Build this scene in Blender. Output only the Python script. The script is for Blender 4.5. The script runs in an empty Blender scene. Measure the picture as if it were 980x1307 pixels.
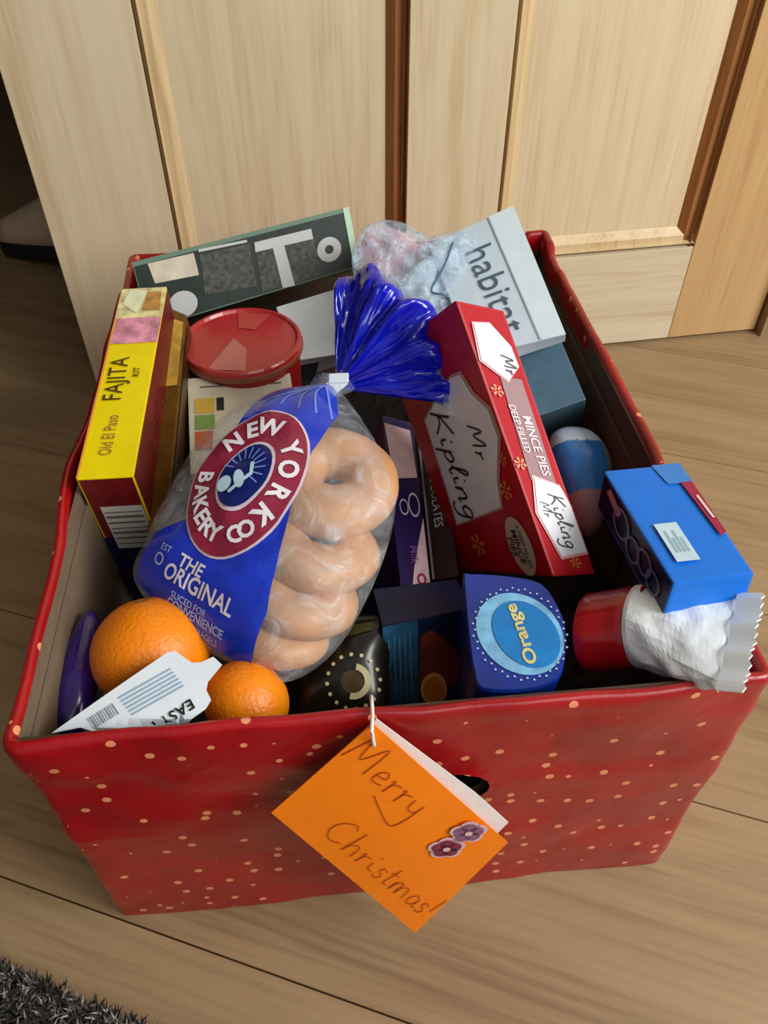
import bpy, bmesh, math, random
from mathutils import Vector, Matrix, noise
random.seed(7)
S = bpy.context.scene
COL = S.collection
# ------------------------------------------------------------------ camera
CAM_C = Vector((-0.02768, -0.19597, 0.55152))
CAM_R = Vector((0.995204, -0.097819, -0.000194))
CAM_U = Vector((0.069363, 0.704297, 0.706509))
CAM_F = Vector((0.068973, 0.703134, -0.707704))
FPX = 1024.6
cd = bpy.data.cameras.new('camera'); cam = bpy.data.objects.new('camera', cd); COL.objects.link(cam)
cd.sensor_fit = 'VERTICAL'; cd.sensor_height = 36.0; cd.lens = FPX / 1307 * 36.0
cd.clip_start = 0.02; cd.clip_end = 30
m = Matrix((CAM_R, CAM_U, -CAM_F)).transposed().to_4x4(); m.translation = CAM_C; cam.matrix_world = m
S.camera = cam
# ------------------------------------------------------------------ light
S.view_settings.view_transform = 'Standard'; S.view_settings.look = 'None'
S.view_settings.exposure = 0.0; S.view_settings.gamma = 1.0; S.view_settings.use_curve_mapping = False
W = bpy.data.worlds.new('world'); S.world = W; W.use_nodes = True
W.node_tree.nodes['Background'].inputs[0].default_value = (0.93, 0.96, 1.0, 1)
W.node_tree.nodes['Background'].inputs[1].default_value = 0.25
def area(name, loc, target, sx, sy, power, col):
    l = bpy.data.lights.new(name, 'AREA'); l.shape = 'RECTANGLE'; l.size = sx; l.size_y = sy; l.energy = power; l.color = col
    o = bpy.data.objects.new(name, l); COL.objects.link(o); o.location = loc
    o.rotation_euler = (Vector(target) - Vector(loc)).to_track_quat('-Z', 'Y').to_euler(); return o
area('window_light', (1.5, -0.65, 1.35), (0, .25, .1), 1.0, 1.0, 40, (1.0, .985, .95))
area('front_fill_light', (0.65, -1.25, 1.45), (.05, .2, .1), 1.0, 1.0, 9, (1, .97, .92))  # added fill from the front, lifts the front face and tag

# ------------------------------------------------------------------ helpers
def ray(px, py): return CAM_F + CAM_R * ((px - 490) / FPX) - CAM_U * ((py - 653.5) / FPX)
def at(px, py, z):
    d = ray(px, py); return CAM_C + d * ((z - CAM_C.z) / d.z)
def on(px, py, p0, n):
    d = ray(px, py); return CAM_C + d * ((p0 - CAM_C).dot(n) / d.dot(n))
def lin(c):
    c = c / 255.0; return c / 12.92 if c <= .04045 else ((c + .055) / 1.055) ** 2.4
def rgb(h): return (lin(int(h[0:2], 16)), lin(int(h[2:4], 16)), lin(int(h[4:6], 16)), 1)
MT = {}
def mat(name, col, rough=.5, metal=0., var=0., vs=60., bump=0., bs=400., coat=0., stretch=(1, 1, 1), spec=.5, sub=0.):
    if name in MT: return MT[name]
    M_ = bpy.data.materials.new(name); M_.use_nodes = True; nt = M_.node_tree; b = nt.nodes['Principled BSDF']
    c = rgb(col); b.inputs['Base Color'].default_value = c; b.inputs['Roughness'].default_value = rough
    b.inputs['Metallic'].default_value = metal; b.inputs['Coat Weight'].default_value = coat; b.inputs['Coat Roughness'].default_value = .12
    b.inputs['Specular IOR Level'].default_value = spec
    if sub: b.inputs['Subsurface Weight'].default_value = sub; b.inputs['Subsurface Scale'].default_value = .01
    tc = nt.nodes.new('ShaderNodeTexCoord'); mp = nt.nodes.new('ShaderNodeMapping'); mp.inputs['Scale'].default_value = stretch
    nt.links.new(tc.outputs['Object'], mp.inputs[0])
    n1 = nt.nodes.new('ShaderNodeTexNoise'); n1.inputs['Scale'].default_value = vs; n1.inputs['Detail'].default_value = 4
    nt.links.new(mp.outputs[0], n1.inputs['Vector'])
    r = nt.nodes.new('ShaderNodeValToRGB'); v = max(var, .04)
    r.color_ramp.elements[0].position = .3; r.color_ramp.elements[1].position = .7
    r.color_ramp.elements[0].color = (c[0]*(1-v), c[1]*(1-v), c[2]*(1-v), 1)
    r.color_ramp.elements[1].color = (min(1, c[0]*(1+v)), min(1, c[1]*(1+v)), min(1, c[2]*(1+v)), 1)
    nt.links.new(n1.outputs[0], r.inputs[0]); nt.links.new(r.outputs[0], b.inputs['Base Color'])
    if bump:
        n2 = nt.nodes.new('ShaderNodeTexNoise'); n2.inputs['Scale'].default_value = bs; n2.inputs['Detail'].default_value = 3
        nt.links.new(mp.outputs[0], n2.inputs['Vector'])
        bp = nt.nodes.new('ShaderNodeBump'); bp.inputs['Strength'].default_value = bump; bp.inputs['Distance'].default_value = .002
        nt.links.new(n2.outputs[0], bp.inputs['Height']); nt.links.new(bp.outputs[0], b.inputs['Normal'])
    MT[name] = M_; return M_
def ramp(nt, src, stops):
    r = nt.nodes.new('ShaderNodeValToRGB'); e = r.color_ramp.elements
    while len(e) < len(stops): e.new(.5)
    for i, (p, c) in enumerate(stops): e[i].position = p; e[i].color = c
    nt.links.new(src, r.inputs[0]); return r
def wood(name, base, dark, axis, s=1.0, rough=.45, hue2=None):
    """grain runs along the given local axis; each object gets its own offset"""
    M_ = bpy.data.materials.new(name); M_.use_nodes = True; nt = M_.node_tree; b = nt.nodes['Principled BSDF']
    tc = nt.nodes.new('ShaderNodeTexCoord'); oi = nt.nodes.new('ShaderNodeObjectInfo')
    ad = nt.nodes.new('ShaderNodeVectorMath'); ad.operation = 'MULTIPLY_ADD'
    cb = nt.nodes.new('ShaderNodeCombineXYZ')
    for i in range(3): nt.links.new(oi.outputs['Random'], cb.inputs[i])
    ad.inputs[1].default_value = (7, 5, 3); nt.links.new(cb.outputs[0], ad.inputs[0]); nt.links.new(tc.outputs['Object'], ad.inputs[2])
    mp = nt.nodes.new('ShaderNodeMapping'); sc = [s*14]*3; sc[axis] = s*1.3; mp.inputs['Scale'].default_value = sc
    nt.links.new(ad.outputs[0], mp.inputs[0])
    n1 = nt.nodes.new('ShaderNodeTexNoise'); n1.inputs['Scale'].default_value = 1.6; n1.inputs['Detail'].default_value = 6; n1.inputs['Distortion'].default_value = 1.2
    mp2 = nt.nodes.new('ShaderNodeMapping'); sc2 = [s*150]*3; sc2[axis] = s*6; mp2.inputs['Scale'].default_value = sc2
    nt.links.new(ad.outputs[0], mp2.inputs[0])
    n2 = nt.nodes.new('ShaderNodeTexNoise'); n2.inputs['Scale'].default_value = 1.5; n2.inputs['Detail'].default_value = 3
    nt.links.new(mp.outputs[0], n1.inputs['Vector']); nt.links.new(mp2.outputs[0], n2.inputs['Vector'])
    mx = nt.nodes.new('ShaderNodeMix'); mx.data_type = 'FLOAT'; mx.inputs[0].default_value = .38
    nt.links.new(n1.outputs[0], mx.inputs[2]); nt.links.new(n2.outputs[0], mx.inputs[3])
    c1, c2 = rgb(dark), rgb(base)
    r = ramp(nt, mx.outputs[0], [(.32, c1), (.47, tuple((a*2+d)/3 for a, d in zip(c2, c1))), (.62, c2)])
    nt.links.new(r.outputs[0], b.inputs['Base Color']); b.inputs['Roughness'].default_value = rough
    bp = nt.nodes.new('ShaderNodeBump'); bp.inputs['Strength'].default_value = .15; bp.inputs['Distance'].default_value = .001
    nt.links.new(n2.outputs[0], bp.inputs['Height']); nt.links.new(bp.outputs[0], b.inputs['Normal'])
    MT[name] = M_; return M_
def film(name, tint, opac=.2, rough=.12, bump=.5, bs=60):
    M_ = bpy.data.materials.new(name); M_.use_nodes = True; nt = M_.node_tree; nt.nodes.remove(nt.nodes['Principled BSDF'])
    out = nt.nodes['Material Output']
    tr = nt.nodes.new('ShaderNodeBsdfTransparent'); tr.inputs[0].default_value = (.97, .98, 1, 1)
    pr = nt.nodes.new('ShaderNodeBsdfPrincipled'); pr.inputs['Base Color'].default_value = rgb(tint); pr.inputs['Roughness'].default_value = rough
    n = nt.nodes.new('ShaderNodeTexNoise'); n.inputs['Scale'].default_value = bs; n.inputs['Detail'].default_value = 3; n.inputs['Distortion'].default_value = 2
    tc = nt.nodes.new('ShaderNodeTexCoord'); nt.links.new(tc.outputs['Object'], n.inputs['Vector'])
    bp = nt.nodes.new('ShaderNodeBump'); bp.inputs['Strength'].default_value = bump; bp.inputs['Distance'].default_value = .004
    nt.links.new(n.outputs[0], bp.inputs['Height']); nt.links.new(bp.outputs[0], pr.inputs['Normal'])
    r = ramp(nt, n.outputs[0], [(.35, (opac*.5,)*3+(1,)), (.55, (opac,)*3+(1,)), (.72, (min(1, opac*2.2),)*3+(1,))])
    mx = nt.nodes.new('ShaderNodeMixShader'); nt.links.new(r.outputs[0], mx.inputs[0])
    nt.links.new(tr.outputs[0], mx.inputs[1]); nt.links.new(pr.outputs[0], mx.inputs[2]); nt.links.new(mx.outputs[0], out.inputs[0])
    MT[name] = M_; return M_

def link(name, verts, faces, mats, parent=None, smooth=False, loc=None, fm=None):
    """one mesh object; world-space verts are stored relative to loc (or the parent's location)"""
    o0 = Vector(loc) if loc is not None else (parent['_o'] if False else Vector((0, 0, 0)))
    if parent is not None and loc is None: o0 = ORG[parent.name]
    me = bpy.data.meshes.new(name); me.from_pydata([tuple(Vector(v) - o0) for v in verts], [], faces)
    for M_ in (mats if isinstance(mats, (list, tuple)) else [mats]): me.materials.append(M_)
    if fm:
        for p, i in zip(me.polygons, fm): p.material_index = i
    if smooth:
        for p in me.polygons: p.use_smooth = True
    me.update()
    o = bpy.data.objects.new(name, me); COL.objects.link(o); ORG[o.name] = o0.copy()
    if parent is not None:
        o.parent = parent; o.location = o0 - ORG[parent.name]
    else: o.location = o0
    return o
ORG = {}
def tag(o, label, cat, group=None):
    o['label'] = label; o['category'] = cat
    if group: o['group'] = group
    return o
def struct(o): o['kind'] = 'structure'; return o
def empty(name, loc):
    o = bpy.data.objects.new(name, None); o.empty_display_size = .02; COL.objects.link(o); o.location = loc; ORG[o.name] = Vector(loc); return o
def boxv(x0, x1, y0, y1, z0, z1, bev=0, fr=None):
    bm = bmesh.new(); bmesh.ops.create_cube(bm, size=1)
    for v in bm.verts: v.co = Vector(((x0+x1)/2+v.co.x*(x1-x0), (y0+y1)/2+v.co.y*(y1-y0), (z0+z1)/2+v.co.z*(z1-z0)))
    if bev: bmesh.ops.bevel(bm, geom=bm.edges[:], offset=bev, segments=2, affect='EDGES', profile=.6)
    vs = [v.co.copy() for v in bm.verts]; fs = [[v.index for v in f.verts] for f in bm.faces]; bm.free()
    if fr: vs = [fr @ v for v in vs]
    return vs, fs
def bx(name, a, M_, parent=None, bev=0, fr=None, loc=None):
    vs, fs = boxv(*a, bev=bev, fr=fr)
    if parent is None and loc is None:
        c = sum(vs, Vector())/len(vs); c.z = min(v.z for v in vs); loc = c
    return link(name, vs, fs, M_, parent, loc=loc)
def catmull(pts, n=6, closed=False):
    P = [Vector(p) for p in pts]; out = []; N = len(P)
    rng = range(N) if closed else range(N-1)
    for i in rng:
        if closed: p0, p1, p2, p3 = P[i-1], P[i], P[(i+1) % N], P[(i+2) % N]
        else: p0, p1, p2, p3 = P[max(i-1, 0)], P[i], P[i+1], P[min(i+2, N-1)]
        for k in range(n):
            t = k/n; out.append(.5*((2*p1)+(p2-p0)*t+(2*p0-5*p1+4*p2-p3)*t*t+(3*p1-p0-3*p2+p3)*t**3))
    if not closed: out.append(P[-1])
    return out
def tube(path, r, n=8):
    vs = []; fs = []; P = [Vector(p) for p in path]; up = Vector((.13, .27, .95))
    for i, p in enumerate(P):
        t = (P[min(i+1, len(P)-1)]-P[max(i-1, 0)]).normalized(); a = t.cross(up)
        if a.length < .05: a = t.cross(Vector((1, 0, 0)))
        a.normalize(); b = t.cross(a); rr = r[i] if isinstance(r, list) else r
        for k in range(n):
            w = 2*math.pi*k/n; vs.append(p+a*math.cos(w)*rr+b*math.sin(w)*rr)
    for i in range(len(P)-1):
        for k in range(n): fs.append([i*n+k, i*n+(k+1) % n, (i+1)*n+(k+1) % n, (i+1)*n+k])
    fs.append(list(range(n))[::-1]); fs.append([(len(P)-1)*n+k for k in range(n)])
    return vs, fs
# 2-D shapes mapped on to surfaces -------------------------------------------------
def refine(v2, faces, maxlen):
    bm = bmesh.new(); vv = [bm.verts.new((p[0], p[1], 0)) for p in v2]
    for f in faces:
        try: bm.faces.new([vv[i] for i in f])
        except ValueError: pass
    bmesh.ops.triangulate(bm, faces=bm.faces[:])
    for _ in range(7):
        es = [e for e in bm.edges if e.calc_length() > maxlen]
        if not es: break
        bmesh.ops.subdivide_edges(bm, edges=es, cuts=1); bmesh.ops.triangulate(bm, faces=[f for f in bm.faces if len(f.verts) > 3])
    bm.verts.index_update(); r = [(v.co.x, v.co.y) for v in bm.verts], [[v.index for v in f.verts] for f in bm.faces]; bm.free(); return r
_tc = {}
def text2d(s, bold=0.0, shear=0.0, space=1.0):
    k = (s, bold, shear, space)
    if k in _tc: return _tc[k]
    c = bpy.data.curves.new('t', 'FONT'); c.body = s; c.size = 1; c.align_x = 'CENTER'; c.align_y = 'CENTER'; c.offset = bold; c.shear = shear; c.space_character = space
    c.resolution_u = 3
    o = bpy.data.objects.new('t', c); COL.objects.link(o); dg = bpy.context.evaluated_depsgraph_get(); dg.update()
    me = o.evaluated_get(dg).to_mesh(); v = [(p.co.x, p.co.y) for p in me.vertices]; f = [list(p.vertices) for p in me.polygons]
    o.evaluated_get(dg).to_mesh_clear(); bpy.data.objects.remove(o); bpy.data.curves.remove(c)
    # centre vertically on the cap height
    ys = [p[1] for p in v] or [0]; cy = (max(ys)+min(ys))/2; v = [(x, y-cy) for x, y in v]
    _tc[k] = (v, f); return _tc[k]
def ribbon(pl, w):
    pts = [Vector((p[0], p[1])) for p in pl]; vs = []; fs = []
    for i, p in enumerate(pts):
        t = (pts[min(i+1, len(pts)-1)]-pts[max(i-1, 0)])
        if t.length < 1e-9: t = Vector((1, 0))
        t.normalize(); nn = Vector((-t.y, t.x))*w/2; vs += [tuple(p+nn), tuple(p-nn)]
    for i in range(len(pts)-1): fs.append([2*i, 2*i+1, 2*i+3, 2*i+2])
    return vs, fs
def merge(L):
    V = []; F = []
    for v, f in L:
        n = len(V); V += list(v); F += [[i+n for i in q] for q in f]
    return V, F
def ell(cx, cy, rx, ry, n=32, rot=0):
    c, s = math.cos(rot), math.sin(rot)
    return [(cx+rx*math.cos(a)*c-ry*math.sin(a)*s, cy+rx*math.cos(a)*s+ry*math.sin(a)*c) for a in [2*math.pi*i/n for i in range(n)]], [list(range(n))]
def ring(cx, cy, r0, r1, n=36, asp=1.0, rot=0, a0=0, a1=2*math.pi):
    V = []; F = []; c, s = math.cos(rot), math.sin(rot)
    for i in range(n+1):
        a = a0+(a1-a0)*i/n
        for r in (r0, r1):
            x, y = r*math.cos(a), r*math.sin(a)*asp; V.append((cx+x*c-y*s, cy+x*s+y*c))
    for i in range(n): F.append([2*i, 2*i+1, 2*i+3, 2*i+2])
    return V, F
GL = {  # handwriting strokes, x-height .5
 'M': (1.0, [[(0, 0), (.12, .95), (.4, .25), (.7, 1.0), (.85, 0)]]), 'K': (.75, [[(.1, 1.05), (.08, .5), (.02, -.02)], [(.65, 1.0), (.1, .45), (.35, .35), (.7, 0)]]),
 'C': (.8, [[(.65, .85), (.45, 1.0), (.1, .7), (.08, .25), (.35, 0), (.7, .15)]]), 'i': (.3, [[(.05, .4), (.12, .1), (.3, .1)], [(.1, .68), (.12, .74)]]),
 'r': (.42, [[(.02, .4), (.1, .45), (.1, 0), (.14, .35), (.38, .45)]]), 'p': (.5, [[(.1, .5), (.06, -.45)], [(.08, .3), (.3, .5), (.45, .25), (.25, .02), (.1, .12)]]),
 'l': (.3, [[(.02, .2), (.25, .9), (.12, 1.0), (.08, .3), (.2, 0), (.32, .1)]]), 'n': (.55, [[(.05, .45), (.05, 0), (.1, .35), (.3, .5), (.4, .3), (.42, 0), (.55, .08)]]),
 'g': (.55, [[(.42, .42), (.2, .5), (.05, .25), (.2, .02), (.42, .2), (.43, .4), (.42, -.3), (.2, -.5), (-.05, -.35)]]),
 'e': (.45, [[(.05, .25), (.35, .32), (.25, .5), (.06, .35), (.1, .05), (.42, .1)]]), 'y': (.5, [[(.05, .45), (.12, .12), (.38, .15), (.42, .45), (.38, -.4), (.1, -.6), (-.9, -.25)]]),
 'h': (.55, [[(.08, 1.0), (.06, 0), (.1, .32), (.32, .5), (.42, .3), (.44, 0)]]), 's': (.4, [[(.35, .42), (.15, .48), (.12, .3), (.32, .18), (.2, 0), (.02, .06)]]),
 't': (.35, [[(.15, .85), (.12, .1), (.3, .05)], [(0, .55), (.32, .58)]]), 'm': (.8, [[(.05, .45), (.05, 0), (.1, .38), (.28, .48), (.34, 0), (.38, .36), (.58, .48), (.66, .3), (.7, .02)]]),
 'a': (.5, [[(.38, .42), (.18, .48), (.05, .22), (.18, .02), (.38, .2), (.4, .42), (.42, .05), (.52, .08)]]), '!': (.3, [[(.15, 1.0), (.1, .3)], [(.08, .06), (.1, .02)]]), ' ': (.35, [])}
def script(s, w=.07, slant=.15):
    L = []; x = 0
    for ch in s:
        ad, st = GL[ch]
        for q in st:
            pl = catmull([(x+a+slant*b, b, 0) for a, b in q], 5); L.append(ribbon(pl, w))
        x += ad+.06
    V, F = merge(L); return [(a-x/2, b-.4) for a, b in V], F
def place(shape, cx, cy, size, ang=0, sy=1.0):
    c, s = math.cos(math.radians(ang)), math.sin(math.radians(ang))
    return [(cx+(x*c-y*sy*s)*size, cy+(x*s+y*sy*c)*size) for x, y in shape[0]], shape[1]
def stuck(name, shape, fn, M_, parent, maxlen=.02, off=.0005):
    v, f = refine(shape[0], shape[1], maxlen); ob = link(name, [fn(x, y, off) for x, y in v], f, M_, parent)
    return ob
# cartons from eight corners -------------------------------------------------------
KEYS = ['000', '100', '110', '010', '001', '101', '111', '011']
FQ = {'z1': ('001', '101', '111', '011'), 'z0': ('010', '110', '100', '000'), 'y0': ('000', '100', '101', '001'), 'x1': ('100', '110', '111', '101'), 'x0': ('010', '000', '001', '011'), 'y1': ('110', '010', '011', '111')}
class Carton:
    def __init__(s, name, key, label, cat, mats, drop=None, bev=.0009):
        P = {k: Vector(c) for k, c in zip(KEYS, D[key])}
        if drop is not None:
            for k in ('00', '10', '11', '01'):
                a, b = P[k+'0'], P[k+'1']
                if isinstance(drop, (int, float)): P[k+'0'] = b+(a-b)*drop
        s.P = P; fl = ['z1', 'z0', 'y0', 'x1', 'x0', 'y1']
        base = sum((P[k] for k in KEYS), Vector())/8; base.z = min(p.z for p in P.values())
        bm = bmesh.new(); V = {k: bm.verts.new(P[k]) for k in KEYS}; ml = []
        for f in fl:
            q = bm.faces.new([V[k] for k in FQ[f]]); M_ = mats.get(f, mats['*'])
            if M_ not in ml: ml.append(M_)
            q.material_index = ml.index(M_)
        bmesh.ops.recalc_face_normals(bm, faces=bm.faces[:])
        bmesh.ops.subdivide_edges(bm, edges=bm.edges[:], cuts=5, use_grid_fill=True)
        bm.normal_update()
        se = [e for e in bm.edges if len(e.link_faces) == 2 and e.link_faces[0].normal.angle(e.link_faces[1].normal) > .5]
        bmesh.ops.bevel(bm, geom=se, offset=bev, segments=2, affect='EDGES', profile=.7)
        bm.verts.index_update()
        vs = [v.co.copy() for v in bm.verts]; fs = [[v.index for v in f.verts] for f in bm.faces]; fm = [f.material_index for f in bm.faces]; bm.free()
        s.o = link(name, vs, fs, ml, loc=base, fm=fm); tag(s.o, label, cat)
        s.dim = {}
        s.cen = sum((P[k] for k in KEYS), Vector())/8
    def L(s, f):
        q = [s.P[k] for k in FQ[f]]; return (((q[1]-q[0]).length+(q[2]-q[3]).length)/2, ((q[3]-q[0]).length+(q[2]-q[1]).length)/2)
    def fn(s, f, metric=False):
        q = [s.P[k] for k in FQ[f]]; n = (q[1]-q[0]).cross(q[3]-q[0]).normalized(); c = sum(q, Vector())/4
        if (c-s.cen).dot(n) < 0: n = -n
        lu, lv = s.L(f)
        def g(u, v, off):
            if metric: u /= lu; v /= lv
            return q[0]*(1-u)*(1-v)+q[1]*u*(1-v)+q[2]*u*v+q[3]*(1-u)*v+n*(off+.0001)
        return g
    def poly(s, name, f, pts, M_, off=.0005): return stuck(name, (pts, [list(range(len(pts)))]), s.fn(f), M_, s.o, .17, off)
    def shape(s, name, f, sh, M_, off=.0006):  # metric shape
        return stuck(name, sh, s.fn(f, True), M_, s.o, .03, off)
    def text(s, txt, f, u, v, size, ang, M_, off=.0008, bold=.01, name='lettering', sy=1.0, shear=0):
        lu, lv = s.L(f); return s.shape(name, f, place(text2d(txt, bold, shear), u*lu, v*lv, size, ang, sy), M_, off)
# pillow shaped packets -------------------------------------------------------------
class Pillow:
    """closed soft packet over a plane outline (2-D, star-shaped about c)"""
    def __init__(s, o, e1, e2, n, outline, c, T, Tb, wr=.0, ws=40, pw=.5, seed=0, nr=14, na=72):
        s.o, s.e1, s.e2, s.n, s.c, s.T, s.Tb, s.wr, s.ws, s.pw, s.seed, s.nr, s.na = o, e1, e2, n, c, T, Tb, wr, ws, pw, seed, nr, na
        pts = [(math.atan2(y-c[1], x-c[0]), math.hypot(x-c[0], y-c[1])) for x, y in [tuple(p)[:2] for p in catmull([(a, b, 0) for a, b in outline], 5, True)]]
        pts.sort(); s.tab = pts
    def rad(s, a):
        t = s.tab; a = (a+math.pi) % (2*math.pi)-math.pi
        for i in range(len(t)):
            if t[i][0] > a: break
        else: i = 0
        a1, r1 = t[i]; a0, r0 = t[i-1]
        if a1 < a0 or a < a0:
            if a1 <= a0: 
                if a >= a0: a1 += 2*math.pi
                else: a0 -= 2*math.pi
        k = 0 if abs(a1-a0) < 1e-9 else (a-a0)/(a1-a0); return r0+(r1-r0)*min(1, max(0, k))
    def h(s, x, y):
        dx, dy = x-s.c[0], y-s.c[1]; r = math.hypot(dx, dy)/max(1e-6, s.rad(math.atan2(dy, dx))); r = min(r, 1)
        w = (noise.noise(Vector((x*s.ws, y*s.ws, s.seed)))+.5*noise.noise(Vector((x*s.ws*2.3, y*s.ws*2.3, s.seed+9))))*s.wr
        return (1-r**2.2)**s.pw, w*(1-r**6)
    def top(s, x, y, off=0):
        a, w = s.h(x, y); return s.o+s.e1*x+s.e2*y+s.n*(a*s.T+w+off)
    def bot(s, x, y, off=0):
        a, w = s.h(x, y); return s.o+s.e1*x+s.e2*y-s.n*(a*s.Tb+w*.5+off)
    def mesh(s):
        V = []; F = []; nr, na = s.nr, s.na
        for side in (0, 1):
            f = s.top if side == 0 else s.bot; V.append(f(*s.c)); 
            for i in range(1, nr+1):
                t = math.sin(i/nr*math.pi/2)
                for k in range(na):
                    a = 2*math.pi*k/na; R = s.rad(a)*t; V.append(f(s.c[0]+R*math.cos(a), s.c[1]+R*math.sin(a)))
        B = 1+nr*na
        for k in range(na):
            k2 = (k+1) % na; F.append([0, 1+k, 1+k2]); F.append([B, B+1+k2, B+1+k])
            for i in range(nr-1):
                a, b = 1+i*na, 1+(i+1)*na; F.append([a+k, b+k, b+k2, a+k2]); F.append([B+a+k, B+a+k2, B+b+k2, B+b+k])
        return V, F
def pillow_px(pxs, z, n, cpx, T, Tb, **kw):
    n = Vector(n).normalized(); p0 = at(cpx[0], cpx[1], z); e1 = Vector((1, 0, 0)); e1 = (e1-n*e1.dot(n)).normalized(); e2 = n.cross(e1)
    out = []
    for p in pxs:
        q = on(p[0], p[1], p0, n)-p0; out.append((q.dot(e1), q.dot(e2)))
    P = Pillow(p0, e1, e2, n, out, (0, 0), T, Tb, **kw)
    P.px = lambda x, y: ((on(x, y, p0, n)-p0).dot(e1), (on(x, y, p0, n)-p0).dot(e2))
    return P
# ------------------------------------------------------------------ materials
plank_m = wood('laminate_oak', 'A48A66', '84694A', 0, 1.0, .5)
door_v = wood('door_oak_upright', 'E0D0AE', 'CCB48C', 2, 1.1, .42)
door_h = wood('door_oak_rail', 'DACEB0', 'C2AE8C', 0, 1.1, .42)
door_o = wood('door_oak_stile', 'CBA874', 'B08A58', 2, 1.1, .42)
mould_shaded = wood('moulding_oak_shaded', 'A8733F', '6E421F', 2, 1.3, .35)  # mouldings turned from the window, their shade put into the colour
mould_lit = wood('moulding_oak_lit', 'DCC497', 'B79A6E', 2, 1.3, .4)  # same moulding oak in its lit tone
board_shaded = mat('brown_cardboard_shaded', '4E3828', .8, var=.12, vs=20, bump=.15, bs=200)  # walls away from the light, shade painted into the cardboard colour
board_lit = mat('grey_cardboard_lit', '74624F', .8, var=.12, vs=25, bump=.15, bs=200)  # same cardboard in a lit tone for the left wall
white_m = mat('white_print', 'E6E8EA', .45)
black_m = mat('black_print', '14141A', .5)
ink = mat('dark_ink', '2A1E2A', .5)
yellow = mat('yellow_print', 'F2DC00', .4, var=.05)
gold_m = mat('gold_print', 'D8A858', .35, metal=.3)
dkred = mat('dark_red_print', '6A1218', .4, var=.35, vs=90)
navy = mat('navy_print', '101844', .35)
blue_b = mat('bright_blue_card', '0076E4', .5, var=.05)
blue_s = mat('glossy_blue_film', '0A16B8', .16, var=.12, vs=30, coat=.5, bump=.25, bs=50)
blue_p = mat('blue_bag_print', '1638C0', .22, var=.1, vs=30, coat=.4)
# ------------------------------------------------------------------ floor
ang = math.atan2(-.0875, .206)
fl = bx('floor', (-1.6, 1.8, -1.0, 2.4, -.03, -.012), mat('subfloor', '2A1E12', .9)); struct(fl)
fx = Matrix.Translation((-.2629, .0351, 0)) @ Matrix.Rotation(ang, 4, 'Z')
pw_, pl_ = .192, 1.21
for r in range(-6, 13):
    for c_ in range(-2, 3):
        x0 = c_*pl_+(r*.437) % pl_-.35; ctr = fx @ Vector((x0+pl_/2, r*pw_+pw_/2, 0))
        if not (-1.9 < ctr.x < 2.1 and -1.3 < ctr.y < 2.6): continue
        vs, fs = boxv(-pl_/2+.0004, pl_/2-.0004, -pw_/2+.0005, pw_/2-.0005, -.012, 0, bev=.0007)
        o = link('plank', vs, fs, plank_m, loc=(0, 0, 0)); o.matrix_world = Matrix.Translation(ctr) @ Matrix.Rotation(ang, 4, 'Z')
        mw = o.matrix_world.copy(); o.parent = fl; o.matrix_parent_inverse = Matrix.Translation(-ORG[fl.name]); o.matrix_basis = mw
# ------------------------------------------------------------------ door, frame, walls, hall
DA = Vector((.332, .6105, 0)); da = math.radians(4.12)
DF = Matrix.Translation(DA) @ Matrix.Rotation(da, 4, 'Z')      # local x along the door, y into it
k = .36/.44
door = empty('door_1', DF @ Vector((-.744*k, 0, .004))); door.rotation_euler = (0, 0, da); struct(door)
DI = Matrix.Translation(Vector((-.744*k, 0, .004)))
def dpart(name, x0, x1, y0, y1, z0, z1, M_, bev=.0008):
    vs, fs = boxv(x0, x1, y0, y1, z0, z1, bev=bev); Di = Vector((-.744*k, 0, .004))
    me = bpy.data.meshes.new(name); me.from_pydata([tuple(v-Di) for v in vs], [], fs); me.materials.append(M_)
    o = bpy.data.objects.new(name, me); COL.objects.link(o); o.parent = door; return o
HT = 1.95
X = [v*k for v in (-.744, -.602, -.318, -.200, .086, .226)]
ZR = .150*k
dpart('stile', X[0], X[1], 0, .035, .004, HT, door_v)
dpart('stile', X[4]+.0006, X[5], 0, .035, .004, HT, door_o)
dpart('bottom_rail', X[1]+.0005, X[4], 0, .035, .004, ZR, door_h)
dpart('top_rail', X[1]+.0005, X[4], 0, .035, HT-.09, HT, door_h)
dpart('muntin', X[2], X[3], 0, .035, ZR+.0005, HT-.0905, door_v)
def wedge(name, prof, z0, z1, M_, horiz=None):
    """moulding strip: profile (x, y) swept upright, or along x when horiz"""
    V = []; n = len(prof); Di = Vector((-.744*k, 0, .004))
    for q in (0, 1):
        for a, b in prof: V.append(Vector((a, b, (z0, z1)[q])) if horiz is None else Vector(((horiz[0], horiz[1])[q], b, a)))
    F = [[i, (i+1) % n, n+(i+1) % n, n+i] for i in range(n)]+[list(range(n))[::-1], [n+i for i in range(n)]]
    me = bpy.data.meshes.new(name); me.from_pydata([tuple(v-Di) for v in V], [], F); me.materials.append(M_)
    o = bpy.data.objects.new(name, me); COL.objects.link(o); o.parent = door
for a, b in ((X[1], X[2]), (X[3], X[4])):
    dpart('panel', a+.004, b-.004, .013, .024, ZR-.003, HT-.087, door_v, .0004)
    mw_ = .021
    pr = lambda x, s: [(x+s*.0005, .011), (x+s*.0035, .011), (x+s*.0042, .001), (x+s*.006, .006), (x+s*.012, .006), (x+s*(mw_-.002), .0125), (x+s*mw_, .014), (x, .014)]
    wedge('moulding', pr(a, 1), ZR, HT-.09, mould_lit)
    wedge('moulding', pr(b, -1)[::-1], ZR, HT-.09, mould_shaded)
    wedge('moulding', pr(ZR, 1), 0, 0, mould_lit, horiz=(a, b))
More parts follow.
